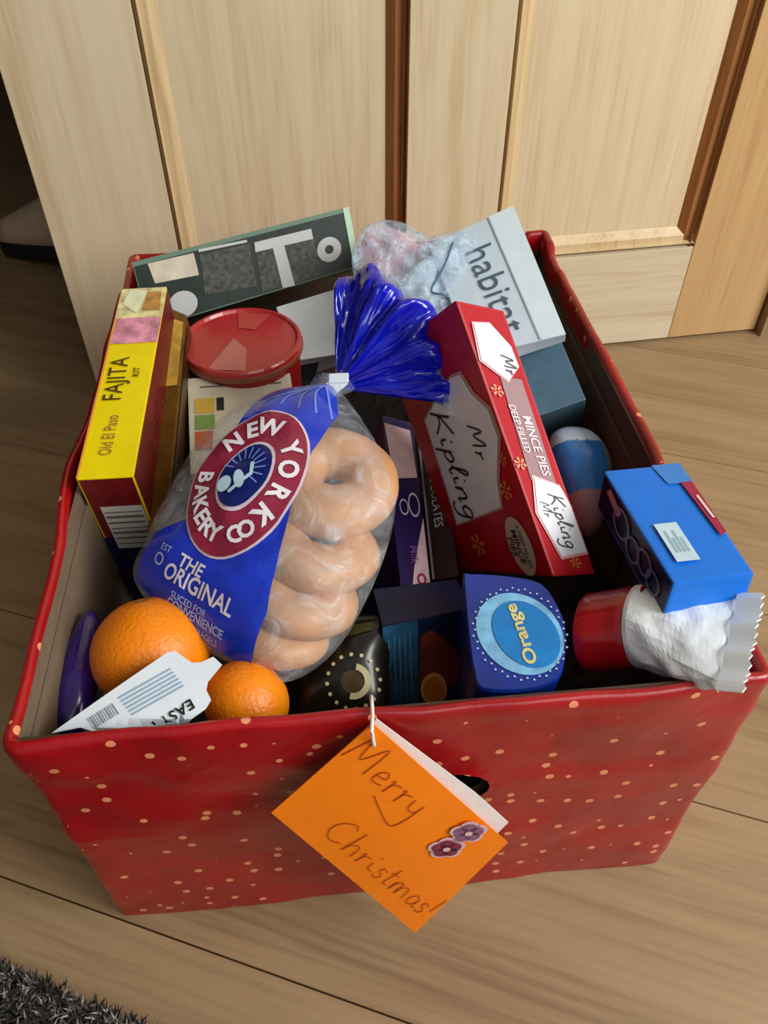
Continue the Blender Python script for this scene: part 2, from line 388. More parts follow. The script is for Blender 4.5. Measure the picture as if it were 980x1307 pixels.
wallm = mat('painted_wall', 'B8AC98', .9); hallm = mat('hall_wall', '5A4632', .9)
def wpart(name, x0, x1, y0, y1, z0, z1, M_):
    o = link(name, *boxv(x0, x1, y0, y1, z0, z1), M_, loc=(0, 0, 0)); o.matrix_world = DF; return o
struct(wpart('door_frame_1', X[5]+.003, X[5]+.045, -.012, .09, .0, 2.0, wood('frame_oak', '9A8460', '6E5A3C', 2, 1, .5)))
bpy.data.objects['door_frame_1'].name = 'trim_1'
struct(wpart('wall_back', X[5]+.045, 1.5, .0, .09, 0, 2.3, wallm))
struct(wpart('wall_lintel', -1.15, X[5]+.045, .0, .09, HT+.01, 2.3, wallm)).name = 'wall_above_door'
struct(wpart('baseboard_back', X[5]+.046, 1.5, -.014, -.001, 0, .09, MT['door_oak_rail']))
struct(wpart('wall_back_left', -2.0, -1.15, .0, .09, 0, 2.3, wallm))
struct(bx('wall_left_blocker', (-1.02, -.95, -1.0, .48, 0, 2.3), mat('brown_wall', '6E5236', .9)))  # unseen wall added to block ambient light and darken the left floor
struct(bx('wall_hall_shade_right', (1.8, 1.86, .7, 2.38, 0, 2.3), hallm))  # unseen hall walls and ceiling, put in to keep the floor beyond dark
struct(bx('wall_hall_shade', (-1.6, 1.8, 2.3, 2.38, 0, 2.3), hallm))
struct(bx('wall_hall_shade_side', (-1.62, -1.55, .6, 2.3, 0, 2.3), hallm))
struct(bx('ceiling_hall_shade', (-1.6, 1.8, .75, 2.38, 2.3, 2.34), hallm))
# ------------------------------------------------------------------ rug
rugp = [Vector((-.2497, -.0217, 0)), Vector((-.1662, -.0603, 0))]
rd = (rugp[1]-rugp[0]).normalized(); rn = Vector((rd.y, -rd.x, 0))
rug = link('rug', *[(lambda a: (a[0], a[1]))(boxv(-.30, .34, .004, .5, .0, .006, fr=Matrix.Translation(rugp[0]) @ Matrix((tuple(rd)+(0,), tuple(rn)+(0,), (0, 0, 1, 0), (0, 0, 0, 1))).transposed()))][0], mat('rug_backing', '1C1A18', .95), loc=rugp[0])
tag(rug, 'dark grey shaggy rug at the bottom left corner on the wooden floor', 'rug')
V = []; F = []; fm = []
for i in range(26000):
    u = random.uniform(-.30, .34); v = random.uniform(.002, .24) if i % 3 else random.uniform(.0, .02)
    p = rugp[0]+rd*u+rn*v+Vector((0, 0, .004)); a = random.uniform(0, 6.28); L = random.uniform(.008, .016)
    lean = Vector((math.cos(a), math.sin(a), 0))*L*.6; w = Vector((-math.sin(a), math.cos(a), 0))*.0007
    n = len(V); V += [p-w, p+w, p+lean*.5+Vector((0, 0, L*.55))+w, p+lean*.5+Vector((0, 0, L*.55))-w, p+lean+Vector((0, 0, L*.7))]
    F += [[n, n+1, n+2, n+3], [n+3, n+2, n+4]]; q = random.choice((0, 0, 0, 1, 1, 2)); fm += [q, q]
pile = link('pile', V, F, [mat('pile_dark', '1E1C1A', .9), mat('pile_grey', '45413D', .9), mat('pile_light', '9C9890', .9)], rug, fm=fm); pile['kind'] = 'stuff'
# ------------------------------------------------------------------ shoe in the hall
SH = at(12, 318, .012); sd = Vector((.93, -.12, 0)).normalized(); sn = Vector((-sd.y, sd.x, 0))
shoe = empty('shoe', (SH.x, SH.y, 0)); tag(shoe, 'grey brown shoe with black sole on the dark floor behind the door', 'shoe')
def loft(secs, closed_ends=True):
    n = len(secs[0]); V = [p for s_ in secs for p in s_]; F = []
    for i in range(len(secs)-1):
        for j in range(n): F.append([i*n+j, i*n+(j+1) % n, (i+1)*n+(j+1) % n, (i+1)*n+j])
    if closed_ends: F.append(list(range(n))[::-1]); F.append([(len(secs)-1)*n+j for j in range(n)])
    return V, F
def shoesec(wf, hf, z0):
    S_ = []
    for i in range(15):
        t = i/14; w = wf(t); h = hf(t); c = SH+sd*(t*.26-.004); c.z = z0; q = []
        for j in range(14):
            a = 2*math.pi*j/14; y = math.cos(a)*w; z = math.sin(a); z = (z*.5+.5)*h; q.append(c+sn*y+Vector((0, 0, z)))
        S_.append(q)
    return S_
wf = lambda t: .012+.032*math.sin(min(1, t*2.2)*math.pi/2)*(1-.25*t)
link('sole', *loft(shoesec(lambda t: wf(t)*1.08, lambda t: .036, .001)), mat('black_rubber', '08080A', .7), shoe, smooth=True)
link('upper', *loft(shoesec(wf, lambda t: .035+.075*min(1, t*1.7), .018)), mat('grey_suede', 'C4B09A', .9, var=.1), shoe, smooth=True)
for i in range(4):
    t = .32+i*.06; c = SH+sd*(t*.26); c.z = .018+.035+.075*min(1, t*1.7)*.97
    link('lace', *tube(catmull([c-sn*.022-Vector((0, 0, .012)), c+Vector((0, 0, .001)), c+sn*.022-Vector((0, 0, .012))], 5), .0022, 6), mat('shoe_lace', 'A89C8A', .8), shoe)

# ------------------------------------------------------------------ the wrapped box
BW, BD, BH = .36, .4596, .2226
gift = empty('gift_box', (0, BD/2, 0)); tag(gift, 'large open cardboard box wrapped in red paper with gold flecks, filled with food gifts', 'gift box')
# paper material: red with gold flecks in UV metres
pm = bpy.data.materials.new('red_wrapping_paper'); pm.use_nodes = True; nt = pm.node_tree; b = nt.nodes['Principled BSDF']
uv = nt.nodes.new('ShaderNodeUVMap'); uv.uv_map = 'UVMap'
mp = nt.nodes.new('ShaderNodeMapping'); mp.inputs['Scale'].default_value = (66, 66, 1); nt.links.new(uv.outputs[0], mp.inputs[0])
vo = nt.nodes.new('ShaderNodeTexVoronoi'); vo.inputs['Scale'].default_value = 1.0; vo.inputs['Randomness'].default_value = .85; vo.voronoi_dimensions = '2D'; nt.links.new(mp.outputs[0], vo.inputs['Vector'])
# size varies per cell, some cells are empty
sp = nt.nodes.new('ShaderNodeSeparateColor'); nt.links.new(vo.outputs['Color'], sp.inputs[0])
mr = nt.nodes.new('ShaderNodeMapRange'); mr.inputs['From Min'].default_value = .50; mr.inputs['From Max'].default_value = .68; mr.inputs['To Min'].default_value = .0; mr.inputs['To Max'].default_value = .15
nt.links.new(sp.outputs[0], mr.inputs[0])
lt = nt.nodes.new('ShaderNodeMath'); lt.operation = 'LESS_THAN'; nt.links.new(vo.outputs['Distance'], lt.inputs[0]); nt.links.new(mr.outputs[0], lt.inputs[1])
nz = nt.nodes.new('ShaderNodeTexNoise'); nz.inputs['Scale'].default_value = 14; nz.inputs['Detail'].default_value = 5; nt.links.new(uv.outputs[0], nz.inputs['Vector'])
rr_ = ramp(nt, nz.outputs[0], [(.3, rgb('8E040C')), (.7, rgb('B00C16'))])
mx = nt.nodes.new('ShaderNodeMix'); mx.data_type = 'RGBA'; mx.inputs[7].default_value = rgb('E89868')
nt.links.new(lt.outputs[0], mx.inputs[0]); nt.links.new(rr_.outputs[0], mx.inputs[6]); nt.links.new(mx.outputs[2], b.inputs['Base Color'])
b.inputs['Roughness'].default_value = .33; b.inputs['Coat Weight'].default_value = .25; b.inputs['Coat Roughness'].default_value = .25
n3 = nt.nodes.new('ShaderNodeTexNoise'); n3.inputs['Scale'].default_value = 22; n3.inputs['Detail'].default_value = 5; n3.inputs['Distortion'].default_value = 1.5; nt.links.new(uv.outputs[0], n3.inputs['Vector'])
bp = nt.nodes.new('ShaderNodeBump'); bp.inputs['Strength'].default_value = .35; bp.inputs['Distance'].default_value = .004
nt.links.new(n3.outputs[0], bp.inputs['Height']); nt.links.new(bp.outputs[0], b.inputs['Normal'])
# perimeter path (outer), anticlockwise from the front left corner
rc = .006
def perim(n_per):
    pts = []; nrm = []; S_ = []
    def seg(a, b_, nn, n_):
        for i in range(n_):
            t = i/n_; pts.append(Vector(a).lerp(Vector(b_), t)); nrm.append(Vector(nn))
    def arc(cx, cy, a0):
        for i in range(4):
            a = math.radians(a0+22.5*i); nn = Vector((math.cos(a), math.sin(a))); pts.append(Vector((cx, cy))+nn*rc); nrm.append(nn)
    x, y0, y1 = BW/2, 0, BD
    seg((-x+rc, y0), (x-rc, y0), (0, -1), n_per); arc(x-rc, y0+rc, -90)
    seg((x, y0+rc), (x, y1-rc), (1, 0), n_per); arc(x-rc, y1-rc, 0)
    seg((x-rc, y1), (-x+rc, y1), (0, 1), n_per); arc(-x+rc, y1-rc, 90)
    seg((-x, y1-rc), (-x, y0+rc), (-1, 0), n_per); arc(-x+rc, y0+rc, 180)
    return pts, nrm
PP, PN = perim(86)
cum = [0]
for i in range(len(PP)): cum.append(cum[-1]+(PP[(i+1) % len(PP)]-PP[i]).length)
th = .0065
prof = [(0, .001+BH*i/44) for i in range(44)]+[(.0004, BH-.002), (.0015, BH), (.0035, BH+.0008), (.0052, BH), (.0064, BH-.002)]+[(.0068, BH-.002-.0035*i) for i in range(1, 5)]
V = []; UV = []; F = []; NP = len(PP)
hx, hz, ha, hb = .026, .141, .0225, .0175
for j, (ins, z) in enumerate(prof):
    for i in range(NP):
        p, n = PP[i], PN[i]; q = Vector((p.x, p.y, z))
        w = noise.noise(Vector((p.x*14, p.y*14, z*20)))*.0022+noise.noise(Vector((p.x*45, p.y*45, z*60)))*.0008
        if ins > .0001: w *= .6
        w += .0022*(z/BH)**2*(1 if abs(n.x)+abs(n.y) > 0 and p.y < .4 else .3); rim = max(0, 1-abs(z-BH)/.03); w += rim*(noise.noise(Vector((p.x*20+3, p.y*20, 1)))*.0022)
        if abs(p.x+BW/2) < .003 and .13 < p.y < .24 and z > BH-.03: w += .005*math.sin((p.y-.13)/.11*math.pi)  # bulge in the left rim
        dz = noise.noise(Vector((p.x*16, p.y*16, 7)))*.0022*min(1, z/BH)
        if abs(p.x-BW/2) < .02 and p.y > BD-.03 and z > BH-.02: dz += .006
        V.append(Vector((p.x-n.x*(ins-w), p.y-n.y*(ins-w), z+dz)))
        v_ = sum(math.hypot(prof[t][0]-prof[t-1][0], prof[t][1]-prof[t-1][1]) for t in range(1, j+1)); UV.append((cum[i], v_))
inside = lambda v: v.y < .02 and ((v.x-hx)/ha)**2+((v.z-hz)/hb)**2 < 1
keep = []
hole_v = {i for i, v in enumerate(V) if inside(v)}
fuv = []
for j in range(len(prof)-1):
    for i in range(NP):
        i2 = (i+1) % NP; f = [j*NP+i, j*NP+i2, (j+1)*NP+i2, (j+1)*NP+i]
        if all(q in hole_v for q in f): continue
        F.append(f); uu = [UV[q] for q in f]
        if i2 == 0: uu = [uu[0], (cum[NP], uu[1][1]), (cum[NP], uu[2][1]), uu[3]]
        fuv.append(uu)
used = {q for f in F for q in f}
for q in hole_v & used:
    v = V[q]; d = Vector(((v.x-hx)/ha, (v.z-hz)/hb)); d = d/max(d.length, .01); v.x = hx+d.x*ha; v.z = hz+d.y*hb
paper = link('wrapping_paper', V, F, pm, gift, smooth=True)
ul = paper.data.uv_layers.new(name='UVMap'); li = 0
for uu in fuv:
    for t in uu: ul.data[li].uv = t; li += 1
# cardboard walls inside the paper
def holed(x0, x1, z0, z1, y0, y1):
    bm = bmesh.new(); N = 28; outer = []
    for i in range(N):
        a = 2*math.pi*(i+.5)/N; c, s = math.cos(a), math.sin(a)
        t = min(((x1-hx) if c > 0 else (x0-hx))/c if abs(c) > 1e-6 else 9, ((z1-hz) if s > 0 else (z0-hz))/s if abs(s) > 1e-6 else 9)
        outer.append((hx+c*t, hz+s*t))
    inn = [(hx+ha*1.02*math.cos(2*math.pi*(i+.5)/N), hz+hb*1.05*math.sin(2*math.pi*(i+.5)/N)) for i in range(N)]
    for cx, cz in ((x0, z0), (x1, z0), (x1, z1), (x0, z1)):
        kk = min(range(N), key=lambda i: (outer[i][0]-cx)**2+(outer[i][1]-cz)**2); outer[kk] = (cx, cz)
    V = [Vector((x, y, z)) for y in (y0, y1) for x, z in outer+inn]; F = []
    for i in range(N):
        j = (i+1) % N
        F.append([i, j, N+j, N+i]); F.append([2*N+i, 3*N+i, 3*N+j, 2*N+j]); F.append([N+i, N+j, 3*N+j, 3*N+i]); F.append([i, 2*N+i, 2*N+j, j])
    bm.free(); return V, F
x = BW/2-.0022
link('front_wall', *holed(-x, x, .003, BH-.0035, .0028, .0056), board_shaded, gift)
bx('back_wall', (-x, x, BD-.0056, BD-.0028, .003, BH-.0035), board_shaded, gift)
bx('left_wall', (-x, -x+.003, .0058, BD-.0058, .003, BH-.0035), board_lit, gift)
bx('right_wall', (x-.003, x, .0058, BD-.0058, .003, BH-.0035), board_shaded, gift)
bx('base', (-x+.0032, x-.0032, .0058, BD-.0058, .0015, .005), board_shaded, gift)
# inner flaps standing against the side walls
bx('inner_flap', (-x+.0034, -x+.0055, .012, .30, .03, BH-.014), board_lit, gift)
bx('inner_flap', (x-.0055, x-.0034, .16, .44, .03, BH-.022), board_shaded, gift)
# dark crumpled packing added below the gifts to deepen the shade in the gaps
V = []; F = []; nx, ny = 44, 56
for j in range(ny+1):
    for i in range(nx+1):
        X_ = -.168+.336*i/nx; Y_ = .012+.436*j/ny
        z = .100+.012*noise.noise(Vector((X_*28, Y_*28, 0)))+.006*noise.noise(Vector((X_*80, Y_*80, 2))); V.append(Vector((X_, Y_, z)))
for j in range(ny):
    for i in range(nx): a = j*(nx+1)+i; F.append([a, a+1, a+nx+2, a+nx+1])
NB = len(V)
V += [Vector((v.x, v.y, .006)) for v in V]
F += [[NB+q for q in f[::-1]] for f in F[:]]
pk = link('shade_packing', V, F, mat('shade_dark_packing', '1C1412', .95), loc=(0, .23, .006)); pk['kind'] = 'stuff'
tag(pk, 'added dark crumpled packing standing for shade at the bottom of the red wrapped box under the gifts', 'packing')

# corner points of the cartons (metres)
D = {
 'fajita': [[-0.17, 0.1798, 0.1049], [-0.1373, 0.1783, 0.1054], [-0.1293, 0.3553, 0.1269], [-0.1621, 0.3568, 0.1265], [-0.1727, 0.164, 0.2337], [-0.1396, 0.1627, 0.2344], [-0.1322, 0.3401, 0.2564], [-0.1642, 0.3413, 0.2556]],
 'game': [[-0.1598, 0.3745, 0.202], [0.0113, 0.4013, 0.233], [0.013, 0.4175, 0.2222], [-0.1591, 0.3928, 0.1931], [-0.1667, 0.4002, 0.2462], [0.0051, 0.4227, 0.2729], [0.0026, 0.4413, 0.2641], [-0.1696, 0.4165, 0.235]],
 'habitat': [[0.0795, 0.2576, 0.2264], [0.1424, 0.2622, 0.244], [0.1243, 0.3628, 0.282], [0.0614, 0.3582, 0.2643], [0.0768, 0.2545, 0.2412], [0.1391, 0.2547, 0.2544], [0.1209, 0.3596, 0.2966], [0.0582, 0.3507, 0.2747]],
 'greyblue': [[0.1174, 0.2524, 0.1652], [0.1652, 0.2572, 0.1821], [0.1531, 0.2976, 0.2049], [0.1059, 0.2936, 0.1888], [0.1081, 0.2302, 0.2007], [0.1541, 0.2331, 0.2154], [0.1428, 0.274, 0.2388], [0.096, 0.2708, 0.2237]],
 'kipling': [[0.0857, 0.1657, 0.131], [0.1237, 0.0933, 0.1973], [0.0775, 0.1914, 0.3142], [0.0423, 0.2648, 0.2491], [0.0597, 0.1569, 0.1346], [0.0963, 0.0881, 0.2044], [0.0491, 0.1887, 0.3238], [0.0175, 0.253, 0.2499]],
 'blue': [[0.1342, 0.033, 0.2092], [0.1772, 0.0343, 0.2087], [0.1742, 0.1279, 0.1983], [0.1312, 0.1272, 0.1993], [0.1353, 0.0378, 0.2542], [0.1764, 0.0397, 0.2542], [0.1758, 0.1327, 0.2433], [0.1309, 0.1311, 0.2432]],
 'cream': [[-0.12, 0.2171, 0.1597], [-0.0443, 0.2235, 0.1549], [-0.0509, 0.3128, 0.1692], [-0.1267, 0.3064, 0.174], [-0.1178, 0.2125, 0.1892], [-0.042, 0.2189, 0.1844], [-0.0491, 0.3083, 0.1988], [-0.1239, 0.3018, 0.2036]],
 'purple': [[-0.002, 0.1296, 0.1182], [0.0186, 0.1306, 0.1117], [0.0216, 0.2661, 0.141], [0.001, 0.2652, 0.1476], [0.0139, 0.1185, 0.1641], [0.0331, 0.121, 0.1588], [0.0376, 0.2548, 0.1866], [0.0155, 0.2556, 0.1948]],
 'maroon': [[0.0527, 0.1466, 0.1035], [0.0686, 0.145, 0.1086], [0.0731, 0.2824, 0.1376], [0.0571, 0.2839, 0.1326], [0.0368, 0.1375, 0.1503], [0.0532, 0.1353, 0.1548], [0.057, 0.2737, 0.1848], [0.0419, 0.2739, 0.1785]],
 'gold': [[-0.1378, 0.169, 0.1139], [-0.1242, 0.1687, 0.1143], [-0.1205, 0.3644, 0.1531], [-0.1341, 0.3647, 0.1526], [-0.1406, 0.1486, 0.1875], [-0.1273, 0.1578, 0.1974], [-0.1234, 0.3468, 0.2294], [-0.137, 0.352, 0.2337]],
 'teal': [[-0.0017, 0.0552, 0.1339], [0.0512, 0.0541, 0.1316], [0.0496, 0.0929, 0.1183], [-0.0023, 0.0907, 0.1174], [-0.002, 0.0749, 0.188], [0.0484, 0.0806, 0.1922], [0.0477, 0.1159, 0.1755], [-0.0042, 0.1137, 0.1747]],
 'white': [[-0.0446, 0.3557, 0.1707], [0.0036, 0.3564, 0.1806], [-0.0039, 0.3894, 0.2148], [-0.0521, 0.3887, 0.2049], [-0.0434, 0.3427, 0.1861], [-0.0024, 0.3404, 0.1923], [-0.0037, 0.3761, 0.2297], [-0.0578, 0.3729, 0.2167]],
 'grey': [[-0.0481, 0.3569, 0.1625], [-0.0289, 0.3608, 0.1613], [-0.0351, 0.3962, 0.1762], [-0.0544, 0.3922, 0.1774], [-0.0456, 0.3459, 0.19], [-0.0231, 0.3497, 0.1889], [-0.0329, 0.3853, 0.2036], [-0.0487, 0.3815, 0.2054]],
 'lab': [[-0.1636, 0.0104, 0.2126], [-0.1105, 0.0407, 0.2269], [-0.1064, 0.041, 0.2272], [-0.0983, 0.0347, 0.2253], [-0.0938, 0.0346, 0.2255], [-0.0881, 0.0365, 0.2265], [-0.084, 0.0324, 0.2252], [-0.0908, 0.0253, 0.2222], [-0.0916, 0.0219, 0.2208], [-0.0893, 0.0171, 0.2192], [-0.0919, 0.0133, 0.2176], [-0.1051, 0.0058, 0.2141]],
}
# ================================================================== the gifts
# ---- fajita kit carton
c = Carton('food_carton', 'fajita', 'yellow topped fajita carton with dark red sides by the left wall of the box', 'carton', {'*': dkred, 'z1': yellow}, drop=.98)
lu, lv = c.L('z1')
c.poly('printed_photo', 'z1', [(0, .815), (1, .815), (1, 1), (0, 1)], mat('food_photo', 'E0CF98', .4, var=.45, vs=130))
c.poly('printed_photo', 'z1', [(.1, .9), (.45, .84), (.6, .98), (.2, .99)], mat('food_photo_pale', 'E8EEC8', .4, var=.15, vs=90), .0009)
c.poly('printed_photo', 'z1', [(.55, .86), (.95, .85), (.9, .97), (.62, .97)], mat('food_photo_brown', 'B98A42', .4, var=.4, vs=160), .0009)
c.poly('printed_band', 'z1', [(.02, .665), (1, .665), (1, .815), (.0, .815)], mat('pink_print', 'D890A4', .4, var=.4, vs=110))
c.text('FAJITA', 'z1', .38, .47, .0142, 90, mat('brown_ink', '4A3208', .5), bold=.0, sy=1.2)
c.text('KIT', 'z1', .70, .5, .006, 90, MT['brown_ink'])
c.text('Old El Paso', 'z1', .42, .19, .0072, 90, mat('rust_ink', 'A07038', .5), bold=.0, sy=1.5)
c.poly('printed_band', 'z1', [(.0, .0), (.04, .0), (.04, .81), (.0, .81)], mat('orange_edge', 'F0A040', .4), .0007)
F0 = 'y0'
c.poly('printed_band', F0, [(0, 0), (1, 0), (1, .55), (0, .55)], navy, .0004)
c.poly('barcode_panel', F0, [(.2, .46), (.97, .46), (.97, .80), (.2, .80)], mat('barcode_white', 'C8C4BC', .5), .0008)
for i in range(7):
    v = .50+i*.042; c.poly('barcode_line', F0, [(.24, v), (.93, v), (.93, v+(.008, .014, .02)[i % 3]), (.24, v+(.008, .014, .02)[i % 3])], mat('grey_ink', '6E665C', .5), .0012)
lw, lh = c.L('x1')
for i in range(26):
    c.shape('speck', 'x1', ell(random.uniform(.01, lw-.01), random.uniform(lh*.35, lh-.004), .0014, .0009, 6), mat('gold_speck', '9A5A20', .5), .0006)
# ---- gold carton next to it
c = Carton('food_carton', 'gold', 'narrow golden brown carton between the yellow topped carton and the bread bag', 'carton', {'*': mat('golden_brown_card', '6E4C16', .35, metal=.25, var=.5, vs=45)})
c.poly('printed_panel', 'x1', [(.05, .5), (.96, .5), (.96, .95), (.05, .95)], mat('dark_gold', '4A3010', .4, var=.4, vs=60))
c.poly('printed_panel', 'z1', [(.1, .62), (.9, .62), (.9, .95), (.1, .95)], mat('pale_gold', 'C0983A', .35, var=.4, vs=70))
# ---- dark green game box at the back
tsgreen = mat('dark_green_card', '26342F', .4, var=.25, vs=60)
c = Carton('game_box', 'game', 'long dark green box with a large white letter T leaning on the back rim', 'box', {'*': mat('green_card', '5E7A66', .4), 'y0': tsgreen, 'z1': mat('green_top', '6C8A74', .4), 'x1': mat('mint_edge', 'BFE0C4', .4)})
mott = mat('mottled_print', '4A4C46', .5, var=.6, vs=260); cream = mat('cream_print', 'D6CDB8', .5, var=.15, vs=80); greyw = mat('grey_white_print', 'C8CCCC', .5)
c.poly('printed_panel', 'y0', [(.284, .26), (.52, .166), (.527, .833), (.301, .862)], mott, .0004)
c.poly('printed_panel', 'y0', [(.54, .05), (.82, .04), (.82, .64), (.55, .667)], mott, .0004)
c.poly('printed_panel', 'y0', [(.078, .619), (.277, .571), (.276, .908), (.067, .926)], cream, .0006)
c.poly('letter', 'y0', [(.546, .679), (.814, .645), (.814, .811), (.551, .829)], greyw, .0009)
c.poly('letter', 'y0', [(.633, .02), (.69, -.0), (.679, .67), (.627, .68)], greyw, .0009)
gu, gv = c.L('y0')
c.poly('mint_edge', 'y0', [(.972, 0), (1, 0), (1, 1), (.972, 1)], MT['mint_edge'], .0007)
c.poly('green_edge', 'y0', [(0, .93), (.97, .93), (.97, 1), (0, 1)], MT['green_top'], .0006)
c.shape('ring', 'y0', ring(.876*gu, .41*gv, .0035, .0098), greyw, .0009)
c.shape('dot', 'y0', ell(.178*gu, .215*gv, .0115, .0095), greyw, .0009)
c.poly('printed_panel', 'y0', [(.30, .9), (.52, .86), (.52, .9), (.30, .94)], greyw, .0007)
# ---- red tub with a clear lid
R = .0455; tc_ = at(308, 432, .214); tub = empty('round_tub', (tc_.x, tc_.y, .1)); tag(tub, 'round red tub with a flat shiny lid in front of the dark green box', 'tub')
def lathe(prof, c, n=48):
    V = []; F = []
    for r, z in prof:
        for i in range(n): a = 2*math.pi*i/n; V.append(Vector((c.x+r*math.cos(a), c.y+r*math.sin(a), z)))
    for j in range(len(prof)-1):
        for i in range(n): F.append([j*n+i, j*n+(i+1) % n, (j+1)*n+(i+1) % n, (j+1)*n+i])
    F.append(list(range(n))[::-1]); F.append([(len(prof)-1)*n+i for i in range(n)]); return V, F
link('tub_body', *lathe([(.0405, .10), (.0412, .103), (.0432, .205)], tc_), mat('tub_red', '8C141A', .35), tub, smooth=False)
link('lid', *lathe([(R-.001, .204), (R, .206), (R, .2125), (R-.001, .2138), (R-.003, .2138), (R-.0045, .2118), (.002, .2115)], tc_), mat('lid_red', 'B82A2C', .28, coat=.4), tub)
link('rim_band', *lathe([(R+.0004, .205), (R+.0009, .206), (R+.0009, .2085), (R+.0004, .2095)], tc_), mat('lid_bronze', '8A4A30', .35), tub)
def onlid(x, y, off): return Vector((tc_.x+x, tc_.y+y, .2120+off))
stuck('lid_glare', ([(-.024, -.036), (.004, -.040), (.004, -.012), (-.006, .004)], [[0, 1, 2, 3]]), onlid, mat('lid_glare_pink', 'C8706A', .3, coat=.4), tub, .02, .0003)  # cellophane glare painted as a paler wedge
stuck('lid_glare', ([(-.004, .041), (.022, .035), (.010, .014), (-.003, .018)], [[3, 2, 1, 0]]), onlid, mat('lid_glare_coral', 'C24A44', .3, coat=.4), tub, .02, .0003)  # second wedge of painted glare
# ---- cream carton with nutrition colours
c = Carton('food_carton', 'cream', 'cream carton with yellow, green and orange squares lying under the bread bag', 'carton', {'*': mat('cream_card', 'D8CFB4', .5, var=.06)}, drop=2.0)
c.poly('printed_square', 'z1', [(.059, .60), (.24, .60), (.245, .76), (.063, .76)], mat('sq_yellow', 'D8B040', .5))
c.poly('printed_square', 'z1', [(.055, .43), (.236, .43), (.24, .58), (.059, .58)], mat('sq_green', '7C9A50', .5))
c.poly('printed_square', 'z1', [(.05, .22), (.2, .22), (.22, .41), (.055, .41)], mat('sq_orange', 'C8603C', .5))
c.poly('printed_square', 'z1', [(.262, .62), (.33, .62), (.336, .76), (.268, .76)], black_m)
c.poly('printed_line', 'z1', [(.12, .88), (.9, .88), (.9, .895), (.12, .895)], mat('grey_ink', '6E665C', .5))
# ---- white box and dark grey packet behind the bread bag
c = Carton('white_box', 'white', 'plain white box between the round red tub and the blue gathered bag top', 'box', {'*': mat('white_card', 'D4DCDA', .45)}, drop=3)
c = Carton('grey_packet', 'grey', 'small dark grey packet touching the right side of the round red tub', 'packet', {'*': mat('dark_grey_card', '2A2A2C', .45, var=.2), 'z1': mat('taupe_card', '6E645C', .5)}, drop=1.5)
# ---- habitat box
c = Carton('candle_box', 'habitat', 'pale blue white box with habitat lettering standing highest at the back right', 'box', {'*': mat('pale_blue_card', 'C8DCE8', .4, var=.03)})
hu, hv = c.L('z1')
c.poly('side_band', 'z1', [(.74, .0), (1, 0), (1, 1), (.70, 1)], mat('paler_card', 'D8EAF2', .4))
c.poly('fold_line', 'z1', [(.725, .0), (.74, 0), (.715, 1), (.70, 1)], mat('fold_grey', 'A8BCC8', .5), .0007)
c.text('habitat', 'z1', .50, .46, .0285, -88, mat('teal_ink', '4A606C', .5), bold=-.004, sy=1.0)
# ---- grey blue box
c_gb = Carton('candle_box', 'greyblue', 'grey blue box just below the pale blue white box at the right inner wall', 'box', {'*': mat('grey_blue_card', '46687C', .5, var=.12, vs=90), 'y0': mat('grey_blue_dark', '3E5C6C', .5, var=.12)}, drop=1.7)
# ---- mince pie carton
kred = mat('mince_pie_red', 'B80E1A', .4, var=.12, vs=30, coat=.1)
c = Carton('cake_carton', 'kipling', 'tall red mince pie carton with a white plaque and handwriting print leaning in the middle', 'carton', {'*': kred, 'x1': mat('mince_pie_side', 'B80C1E', .6, spec=.25)}, bev=.0015)
ku, kv = c.L('z1')
plq = [(.70, .775), (.80, .77), (.85, .69), (.955, .62), (.955, .52), (.80, .372), (.741, .27), (.178, .215), (.199, .365), (.227, .667), (.40, .71), (.56, .76)]
grow = [((u-.55)*1.07+.55, (v-.48)*1.035+.48) for u, v in plq]
c.poly('plaque_border', 'z1', grow, mat('plaque_pink', 'C8968C', .35), .0004)
c.poly('plaque', 'z1', plq, mat('plaque_white', 'ECEEF6', .35, var=.05), .0008)
c.shape('lettering', 'z1', place(script('Kipling', .085, .2), .40*ku, .455*kv, .0200, -91), ink, .0013)
c.shape('lettering', 'z1', place(script('Mr', .085, .2), .74*ku, .52*kv, .0140, -95), ink, .0013)
c.shape('oval_badge', 'z1', ell(.80*ku, .115*kv, .0118, .0185), mat('badge_cream', 'C8B4A4', .4), .0008)
c.text('6 DEEP FILLED', 'z1', .845, .115, .0042, -90, ink, .0013)
c.text('MINCE', 'z1', .79, .115, .0072, -90, ink, .0013)
c.text('PIES', 'z1', .73, .115, .0072, -90, ink, .0013)
def flake(cx, cy, r):
    L = []
    for i in range(6):
        a = math.pi*i/3+.2; d = Vector((math.cos(a), math.sin(a))); p = Vector((cx, cy)); L.append(ribbon([p+d*r*.2, p+d*r], r*.22))
        for s_ in (-1, 1):
            e = Vector((math.cos(a+s_*.6), math.sin(a+s_*.6))); L.append(ribbon([p+d*r*.5, p+d*r*.5+e*r*.4], r*.16))
    return merge(L)
snow = mat('snowflake_gold', 'E07838', .4)
for u, v, r in ((.346, .121, .008), (.853, .33, .006), (.93, .44, .004), (.6, .9, .006), (.2, .9, .005)): c.shape('snowflake', 'z1', flake(u*ku, v*kv, r), snow, .0008)
xa, xb = c.L('x1')
c.poly('maroon_patch', 'x1', [(.74, .16), (.74, .62), (.36, .74), (.33, .20)], mat('maroon_print', '74202E', .35), .0005)
c.text('DEEP FILLED', 'x1', .55, .60, .0052, 180, mat('pink_white', 'E8D0D4', .4), .0010, sy=1.1)
c.text('MINCE PIES', 'x1', .49, .36, .0072, 180, MT['pink_white'], .0010, sy=1.1)
lab2 = [(.37, .661), (.337, .161), (.265, .07), (.089, .06), (.073, .667), (.237, .865)]
